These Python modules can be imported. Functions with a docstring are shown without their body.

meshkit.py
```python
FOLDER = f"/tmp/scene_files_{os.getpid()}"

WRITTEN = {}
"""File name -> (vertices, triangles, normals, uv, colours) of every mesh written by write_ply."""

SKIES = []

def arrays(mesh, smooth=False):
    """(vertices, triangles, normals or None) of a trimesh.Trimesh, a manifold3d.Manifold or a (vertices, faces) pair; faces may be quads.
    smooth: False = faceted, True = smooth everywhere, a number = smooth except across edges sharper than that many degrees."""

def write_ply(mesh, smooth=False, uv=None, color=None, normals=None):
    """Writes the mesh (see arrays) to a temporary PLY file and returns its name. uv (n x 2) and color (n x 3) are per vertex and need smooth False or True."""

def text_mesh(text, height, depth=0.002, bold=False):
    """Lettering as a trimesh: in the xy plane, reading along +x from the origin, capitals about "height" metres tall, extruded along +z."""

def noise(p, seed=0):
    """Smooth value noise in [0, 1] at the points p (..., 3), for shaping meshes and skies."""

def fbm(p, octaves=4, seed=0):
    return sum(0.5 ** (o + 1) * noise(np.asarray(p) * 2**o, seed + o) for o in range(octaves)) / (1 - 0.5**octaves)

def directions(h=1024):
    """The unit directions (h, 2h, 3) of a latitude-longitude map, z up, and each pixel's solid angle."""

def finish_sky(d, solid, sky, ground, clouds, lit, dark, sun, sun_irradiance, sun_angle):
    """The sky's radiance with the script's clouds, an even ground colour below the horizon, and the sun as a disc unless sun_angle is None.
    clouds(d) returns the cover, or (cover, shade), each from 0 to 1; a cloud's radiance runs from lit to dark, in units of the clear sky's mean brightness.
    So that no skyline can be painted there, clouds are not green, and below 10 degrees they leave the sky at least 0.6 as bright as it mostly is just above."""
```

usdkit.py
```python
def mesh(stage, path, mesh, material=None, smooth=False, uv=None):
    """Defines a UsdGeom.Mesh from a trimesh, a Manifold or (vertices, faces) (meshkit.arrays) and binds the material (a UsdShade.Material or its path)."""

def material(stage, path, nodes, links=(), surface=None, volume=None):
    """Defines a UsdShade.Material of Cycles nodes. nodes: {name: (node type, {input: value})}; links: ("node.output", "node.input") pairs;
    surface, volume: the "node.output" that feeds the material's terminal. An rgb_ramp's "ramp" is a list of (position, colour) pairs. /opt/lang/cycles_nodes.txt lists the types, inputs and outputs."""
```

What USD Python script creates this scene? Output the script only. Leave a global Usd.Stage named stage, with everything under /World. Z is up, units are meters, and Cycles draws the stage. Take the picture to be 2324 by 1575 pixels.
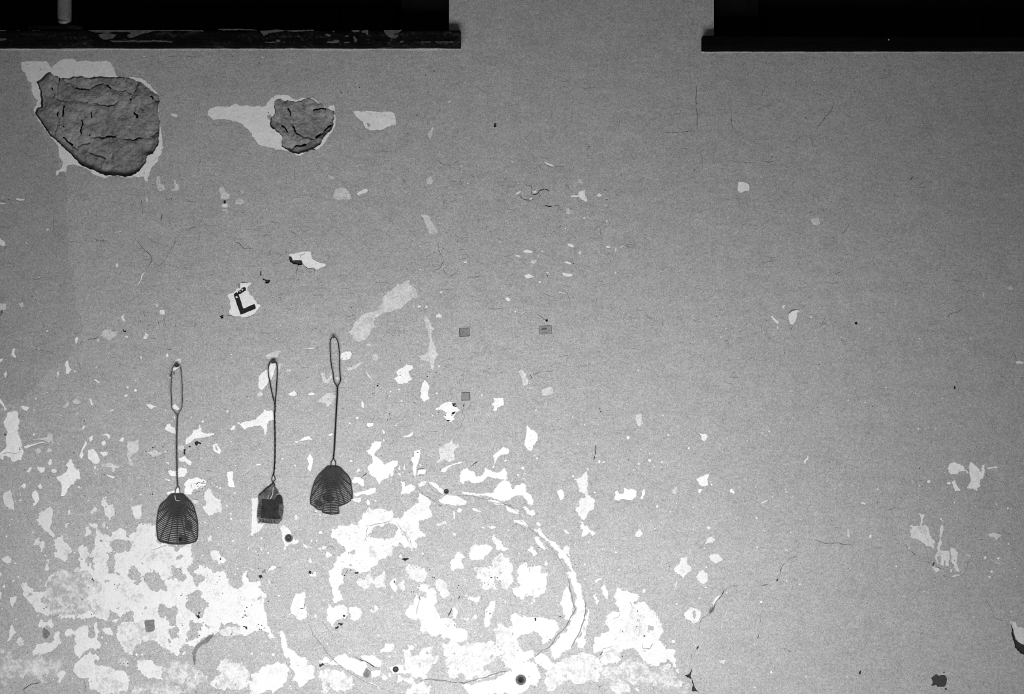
import math, random
import numpy as np, trimesh, shapely, usdkit, meshkit
from shapely import affinity
from shapely.geometry import Polygon, MultiPolygon, LineString, Point, box
from shapely.ops import unary_union
from pxr import Usd, UsdGeom, UsdLux, UsdShade, Gf, Sdf

stage = Usd.Stage.CreateInMemory()
UsdGeom.SetStageUpAxis(stage, UsdGeom.Tokens.z)
UsdGeom.SetStageMetersPerUnit(stage, 1.0)
UsdGeom.Xform.Define(stage, '/World')
random.seed(7)
rng = np.random.default_rng(7)

# ---------------------------------------------------------------- camera, light, exposure
DIST = 2.3                      # camera to wall; one pixel of the 2324 x 1575 frame is one millimetre of wall
CAM_Z = 1.0375
TOP_Z = 1.825                   # height on the wall of the frame's upper edge
cam = UsdGeom.Camera.Define(stage, '/World/camera')
cam.AddTranslateOp().Set(Gf.Vec3d(0, -DIST, CAM_Z)); cam.AddRotateXOp().Set(90.0)
cam.CreateHorizontalApertureAttr(36.0); cam.CreateVerticalApertureAttr(36.0 * 1575 / 2324)
cam.CreateFocalLengthAttr(36.0 * DIST / 2.324)
cam.CreateClippingRangeAttr(Gf.Vec2f(0.01, 100.0))
cam.CreateExposureAttr(0.0)

dome = UsdLux.DomeLight.Define(stage, '/World/sky')            # faint even daylight
dome.CreateColorAttr(Gf.Vec3f(1, 1, 1)); dome.CreateIntensityAttr(0.018)
low = UsdLux.RectLight.Define(stage, '/World/added_low_light')    # added unseen area light standing in for daylight from below
low.CreateWidthAttr(1.5); low.CreateHeightAttr(0.60); low.CreateIntensityAttr(12.3)
low.CreateColorAttr(Gf.Vec3f(1, 1, 1))
low.AddTranslateOp().Set(Gf.Vec3d(-0.13, -1.17, 0.27)); low.AddRotateXOp().Set(90.0 + 12.0)

# ---------------------------------------------------------------- helpers
used = {}
def path_of(name, parent='/World'):
    k = (parent, name); n = used.get(k, 0); used[k] = n + 1
    return f'{parent}/{name}' + (f'_{n:03d}' if n else '')

def tag(prim, label=None, category=None, group=None, kind=None):
    for k, v in (('label', label), ('category', category), ('group', group), ('kind', kind)):
        if v:
            prim.SetCustomDataByKey(k, v)
    return prim

def thing(name, label, category=None, loc=(0, 0, 0), group=None, kind=None):
    x = UsdGeom.Xform.Define(stage, path_of(name)); x.AddTranslateOp().Set(Gf.Vec3d(*map(float, loc)))
    return tag(x.GetPrim(), label, category, group, kind)

def obj(name, mesh, mat, parent=None, label=None, smooth=False, origin=None, kind=None, category=None):
    v, f = (mesh.vertices, mesh.faces) if hasattr(mesh, 'vertices') else mesh
    v = np.array(v, float)
    base = '/World' if parent is None else str(parent.GetPath())
    if parent is not None:
        p = parent
        while str(p.GetPath()) != '/World':
            for op in UsdGeom.Xformable(p).GetOrderedXformOps():
                v = v - np.array(op.Get())
            p = p.GetParent()
    m = usdkit.mesh(stage, path_of(name, base), (v, np.array(f)), mat, smooth=smooth)
    return tag(m.GetPrim(), label, category, None, kind)

def cat(parts):
    return trimesh.util.concatenate([trimesh.Trimesh(p[0], p[1], process=False) if isinstance(p, tuple) else p for p in parts])

def W(px, py, y=0.0):
    """A point of the photograph to the place at depth y (y = 0 is the wall's face, -y towards the room)."""
    s = (DIST + y) / DIST
    return np.array([(px - 1162) * s / 1000, y, CAM_Z + (787.5 - py) * s / 1000])

def bx(x0, x1, y0, y1, z0, z1):
    m = trimesh.creation.box([x1 - x0, y1 - y0, z1 - z0]); m.apply_translation([(x0 + x1) / 2, (y0 + y1) / 2, (z0 + z1) / 2]); return m

def round_box(x0, x1, y0, y1, z0, z1, r=0.003):
    import manifold3d as mf
    pts = [mf.Manifold.sphere(r, 8).translate([x, y, z]) for x in (x0 + r, x1 - r) for y in (y0 + r, y1 - r) for z in (z0 + r, z1 - r)]
    m = mf.Manifold.batch_hull(pts).to_mesh()
    return trimesh.Trimesh(m.vert_properties[:, :3], m.tri_verts, process=False)

def polys(g):
    if g.is_empty: return []
    if g.geom_type == 'Polygon': return [g]
    return [p for p in getattr(g, 'geoms', []) for p in polys(p)]

def plate(g, front, back):
    """A shape given in pixels of the wall, as a solid between the depths front and back (millimetres, positive into the wall)."""
    out = []
    for p in polys(g):
        if p.area < 0.3: continue
        m = trimesh.creation.extrude_polygon(p, 1.0, engine='earcut')
        v = np.array(m.vertices)
        w = np.stack([(v[:, 0] - 1162) / 1000, (front + (back - front) * v[:, 2]) / 1000, TOP_Z - v[:, 1] / 1000], 1)
        out.append(trimesh.Trimesh(w, m.faces, process=False))          # y flips and z becomes depth: orientation is kept
    return cat(out) if out else None

def tube(pts, r, n=8, closed=False):
    pts = np.asarray(pts, float); m = len(pts); r = np.broadcast_to(r, m)
    t = np.gradient(pts, axis=0) if not closed else np.roll(pts, -1, 0) - np.roll(pts, 1, 0)
    t /= np.maximum(np.linalg.norm(t, axis=1, keepdims=True), 1e-12)
    a = np.cross(t[0], [0.3, 1, 0.2]); a /= np.linalg.norm(a); rings = []
    ang = np.arange(n) / n * 2 * math.pi
    for i in range(m):
        a = a - t[i] * (a @ t[i]); a /= np.linalg.norm(a); b = np.cross(t[i], a)
        rings.append(pts[i] + r[i] * (np.cos(ang)[:, None] * a + np.sin(ang)[:, None] * b))
    v = np.vstack(rings); f = []
    for i in range(m - (not closed)):
        for k in range(n):
            p, q = i * n + k, i * n + (k + 1) % n
            p2, q2 = ((i + 1) % m) * n + k, ((i + 1) % m) * n + (k + 1) % n
            f += [[p, q, q2], [p, q2, p2]]
    if not closed:
        v = np.vstack([v, pts[0], pts[-1]]); c0, c1 = m * n, m * n + 1
        for k in range(n):
            f += [[c0, (k + 1) % n, k], [c1, (m - 1) * n + k, (m - 1) * n + (k + 1) % n]]
    return trimesh.Trimesh(v, np.array(f), process=False)

def smooth_path(p, step):
    """Catmull-Rom through the points, one point about every step units."""
    p = np.asarray(p, float); q = np.vstack([2 * p[0] - p[1], p, 2 * p[-1] - p[-2]]); out = []
    for i in range(1, len(q) - 2):
        k = max(2, int(np.linalg.norm(q[i + 1] - q[i]) / step))
        t = np.arange(k)[:, None] / k
        out.append(0.5 * (2 * q[i] + (q[i + 1] - q[i - 1]) * t + (2 * q[i - 1] - 5 * q[i] + 4 * q[i + 1] - q[i + 2]) * t**2 + (3 * q[i] - 3 * q[i + 1] + q[i + 2] - q[i - 1]) * t**3))
    return np.vstack(out + [p[-1:]])

def disc(r, h, n=24, hole=0.0):
    m = trimesh.creation.annulus(hole, r, h, n) if hole else trimesh.creation.cylinder(r, h, sections=n)
    m.apply_transform(trimesh.transformations.rotation_matrix(math.pi / 2, [1, 0, 0])); return m

# ---------------------------------------------------------------- materials: the photograph is black and white, so every one is grey
def grey(name, base, noises=(), rough=0.9, bumps=(), ramp=None, spec=0.2, fine=0.0):
    """base albedo times (1 + noises); noises: (scale xyz, detail, roughness, amount); ramp: stops that replace the plain base; bumps: (scale, detail, strength in metres)."""
    n, l = {'g': ('geometry', {}), 'p': ('principled_bsdf', {'roughness': rough, 'specular_ior_level': spec})}, []
    prev = None
    for i, (sc, det, ro, amt) in enumerate(noises):
        sc = (sc, sc, sc) if np.ndim(sc) == 0 else sc
        n[f'm{i}'] = ('mapping', {'scale': sc}); n[f'n{i}'] = ('noise_texture', {'scale': 1.0, 'detail': det, 'roughness': ro})
        n[f'a{i}'] = ('math', {'math_type': 'multiply_add', 'value2': amt, 'value3': -0.5 * amt + (0.5 if i == 0 else 0.0)})
        l += [('g.position', f'm{i}.vector'), (f'm{i}.vector', f'n{i}.vector'), (f'n{i}.fac', f'a{i}.value1')]
        if prev:
            n[f's{i}'] = ('math', {'math_type': 'add'}); l += [(prev, f's{i}.value1'), (f'a{i}.value', f's{i}.value2')]; prev = f's{i}.value'
        else:
            prev = f'a{i}.value'
    if prev:
        st = ramp or [(0, (0, 0, 0)), (1, (2 * base,) * 3)]
        n['r'] = ('rgb_ramp', {'ramp': [(a, (c,) * 3 if np.ndim(c) == 0 else c) for a, c in st]})
        l += [(prev, 'r.fac')]; col = 'r.color'
        if fine:
            n['fv'] = ('mapping', {'rotation': (0.61, 0.37, 0.93), 'scale': (520.0, 520.0, 520.0)}); n['fm'] = ('noise_texture', {'scale': 1.0, 'detail': 1.0, 'roughness': 0.8})
            n['fa'] = ('rgb_ramp', {'ramp': [(0, (1 - fine * 2.4,) * 3), (0.5, (1, 1, 1)), (1, (1 + fine * 2.4,) * 3)]})
            n['fx'] = ('mix_color', {'blend_type': 'multiply', 'fac': 1.0, 'use_clamp': False})
            l += [('g.position', 'fv.vector'), ('fv.vector', 'fm.vector'), ('fm.fac', 'fa.fac'), ('r.color', 'fx.a'), ('fa.color', 'fx.b')]; col = 'fx.result'
        l += [(col, 'p.base_color')]
    else:
        n['p'][1]['base_color'] = (base,) * 3
    last = None
    for i, (sc, det, st) in enumerate(bumps):
        sc = (sc, sc, sc) if np.ndim(sc) == 0 else sc
        n[f'bm{i}'] = ('mapping', {'scale': sc}); n[f'bn{i}'] = ('noise_texture', {'scale': 1.0, 'detail': det, 'roughness': 0.6})
        n[f'b{i}'] = ('bump', {'strength': 1.0, 'distance': st})
        l += [('g.position', f'bm{i}.vector'), (f'bm{i}.vector', f'bn{i}.vector'), (f'bn{i}.fac', f'b{i}.height')]
        if last: l += [(last, f'b{i}.normal')]
        last = f'b{i}.normal'
    if last: l += [(last, 'p.normal')]
    return usdkit.material(stage, f'/World/Looks/{name}', n, l, surface='p.BSDF')

FINE = 0.38
M = {
    'paint': grey('grey_limewash', 0.335, [((1.6, 1, 2.2), 4, 0.55, 0.14), ((9, 1, 45), 4, 0.6, 0.10), (24, 5, 0.65, 0.18), ((60, 1, 130), 3, 0.7, 0.22), (150, 3, 0.75, 0.38)], bumps=[(9, 3, 0.004), ((50, 50, 110), 3, 0.0007), (400, 2, 0.0004)], fine=FINE),
    'paint_darker': grey('darker_grey_limewash', 0.297, [((1.6, 1, 2.2), 4, 0.55, 0.14), ((9, 1, 45), 4, 0.6, 0.10), (24, 5, 0.65, 0.18), ((60, 1, 130), 3, 0.7, 0.22), (150, 3, 0.75, 0.38)], bumps=[(9, 3, 0.004), ((50, 50, 110), 3, 0.0007), (400, 2, 0.0004)], fine=FINE),
    'white': grey('white_plaster_dimmed', 0.6, [(38, 6, 0.68, 1.0), (170, 3, 0.75, 0.7)], ramp=[(0.05, 0.27), (0.30, 0.45), (0.46, 0.585), (1, 0.625)], bumps=[(60, 4, 0.0015)], fine=0.13),  # stained plaster, dimmed as a whole to offset stronger light at the foot
    'white_bright': grey('white_plaster_brightened', 0.69, [(30, 3, 0.6, 0.12), (170, 3, 0.7, 0.2)], bumps=[(60, 4, 0.0012)], fine=0.13),  # same plaster brightened in colour to offset weaker light higher up
    'scuff': grey('thin_rubbed_limewash', 0.52, [(48, 4, 0.6, 0.8), (190, 3, 0.75, 1.0)], ramp=[(0.2, 0.34), (0.5, 0.51), (0.8, 0.66)], bumps=[(90, 4, 0.001)], fine=0.2),
    'worn': grey('half_worn_limewash', 0.5, [(34, 5, 0.65, 1.3), (140, 3, 0.75, 0.9)], ramp=[(0.15, 0.28), (0.42, 0.36), (0.58, 0.50), (0.8, 0.62)], bumps=[(70, 4, 0.0015)], fine=0.2),
    'stained': grey('stained_lime_plaster', 0.6, [(42, 6, 0.7, 1.3), (160, 3, 0.75, 0.9)], ramp=[(0.1, 0.28), (0.36, 0.42), (0.55, 0.56), (0.8, 0.63)], bumps=[(70, 4, 0.0015)], fine=0.16),
    'mortar': grey('grey_mortar', 0.16, [(60, 4, 0.7, 0.9), (220, 3, 0.7, 0.6)], bumps=[(120, 4, 0.002)], fine=0.2),
    'core': grey('dark_mortar_core', 0.03, [(80, 4, 0.7, 0.8)]),
    'masonry': grey('rough_bare_render', 0.21, [(11, 5, 0.6, 0.9), (34, 6, 0.72, 1.0), (130, 4, 0.75, 0.8)], ramp=[(0, 0.05), (0.34, 0.15), (0.55, 0.24), (1, 0.38)], bumps=[(60, 5, 0.006), (300, 3, 0.001)], fine=0.2),
    'pit': grey('black_pit', 0.015, [(200, 2, 0.6, 0.6)]),
    'ink': grey('black_paint', 0.010, [(220, 3, 0.7, 1.2)], rough=0.7),
    'stain': grey('dark_stain', 0.045, [(260, 3, 0.7, 1.0)]),
    'wood': grey('blackened_wood', 0.0035, [((6, 6, 120), 4, 0.6, 0.7), (60, 3, 0.6, 0.5)], rough=0.95, spec=0.02, bumps=[((8, 8, 160), 4, 0.002)]),
    'shutter': grey('black_shutter_wood', 0.0035, [((60, 60, 4), 4, 0.6, 0.7)], rough=0.95, spec=0.03),
    'stile': grey('dark_frame_wood', 0.006, [((90, 90, 6), 4, 0.6, 0.6), (150, 3, 0.7, 0.8)], rough=0.95, spec=0.05),
    'sill': grey('weathered_sill_paint', 0.015, [((14, 14, 60), 5, 0.7, 1.0), (130, 4, 0.75, 0.9)], ramp=[(0.3, 0.0025), (0.58, 0.006), (0.72, 0.03), (0.9, 0.09)], rough=0.95, spec=0.03, bumps=[((20, 20, 90), 4, 0.003)]),
    'remnant': grey('pale_paint_remnant', 0.075, [(120, 4, 0.75, 1.4)], rough=0.9),
    'edge': grey('painted_edge_highlight', 0.10, [((70, 70, 200), 4, 0.75, 1.6)], rough=0.9),  # pale tone for the painted highlight on the frame edge
    'bolt': grey('dull_pale_metal', 0.13, [((60, 60, 30), 3, 0.6, 0.4), (300, 3, 0.8, 0.9)], rough=0.55, spec=0.5),
    'wire': grey('dark_wire', 0.011, [(250, 3, 0.7, 0.8)], rough=0.7, spec=0.12),
    'wire_rust': grey('rusted_wire', 0.055, [(190, 4, 0.75, 1.9)], rough=0.8, spec=0.15),
    'wire_bright': grey('bare_bright_wire', 0.45, [(300, 2, 0.6, 0.6)], rough=0.5),
    'net': grey('dark_faded_plastic', 0.030, [(420, 3, 0.8, 1.1), (60, 3, 0.6, 0.3)], rough=0.8, spec=0.12),
    'flap': grey('worn_dark_leather', 0.068, [(70, 4, 0.7, 1.5), (230, 4, 0.75, 1.5)], rough=0.8, bumps=[(200, 4, 0.001)]),
    'flap_dark': grey('black_rubber_patch', 0.017, [(60, 3, 0.7, 1.0), (260, 4, 0.75, 1.6)], rough=0.85, bumps=[(300, 3, 0.0006)]),
    'iron': grey('rusty_dark_iron', 0.018, [(400, 3, 0.7, 0.8)], rough=0.6, spec=0.4),
    'plug': grey('grey_plug', 0.10, [(300, 3, 0.7, 0.6)], rough=0.8),
    'plug_dark': grey('dark_plug_rim', 0.028, [(300, 3, 0.7, 0.6)], rough=0.8),
    'paper': grey('grimy_grey_paper', 0.20, [(260, 4, 0.75, 0.9)], rough=0.95),
    'paper_pale': grey('faded_grey_paper', 0.235, [(260, 4, 0.75, 0.7)], rough=0.95),
    'print': grey('dark_print', 0.085, [(300, 3, 0.7, 0.8)], rough=0.95),
    'floor': grey('cement_floor', 0.16, [(5, 5, 0.6, 0.5)], bumps=[(40, 4, 0.003)]),
}

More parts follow.
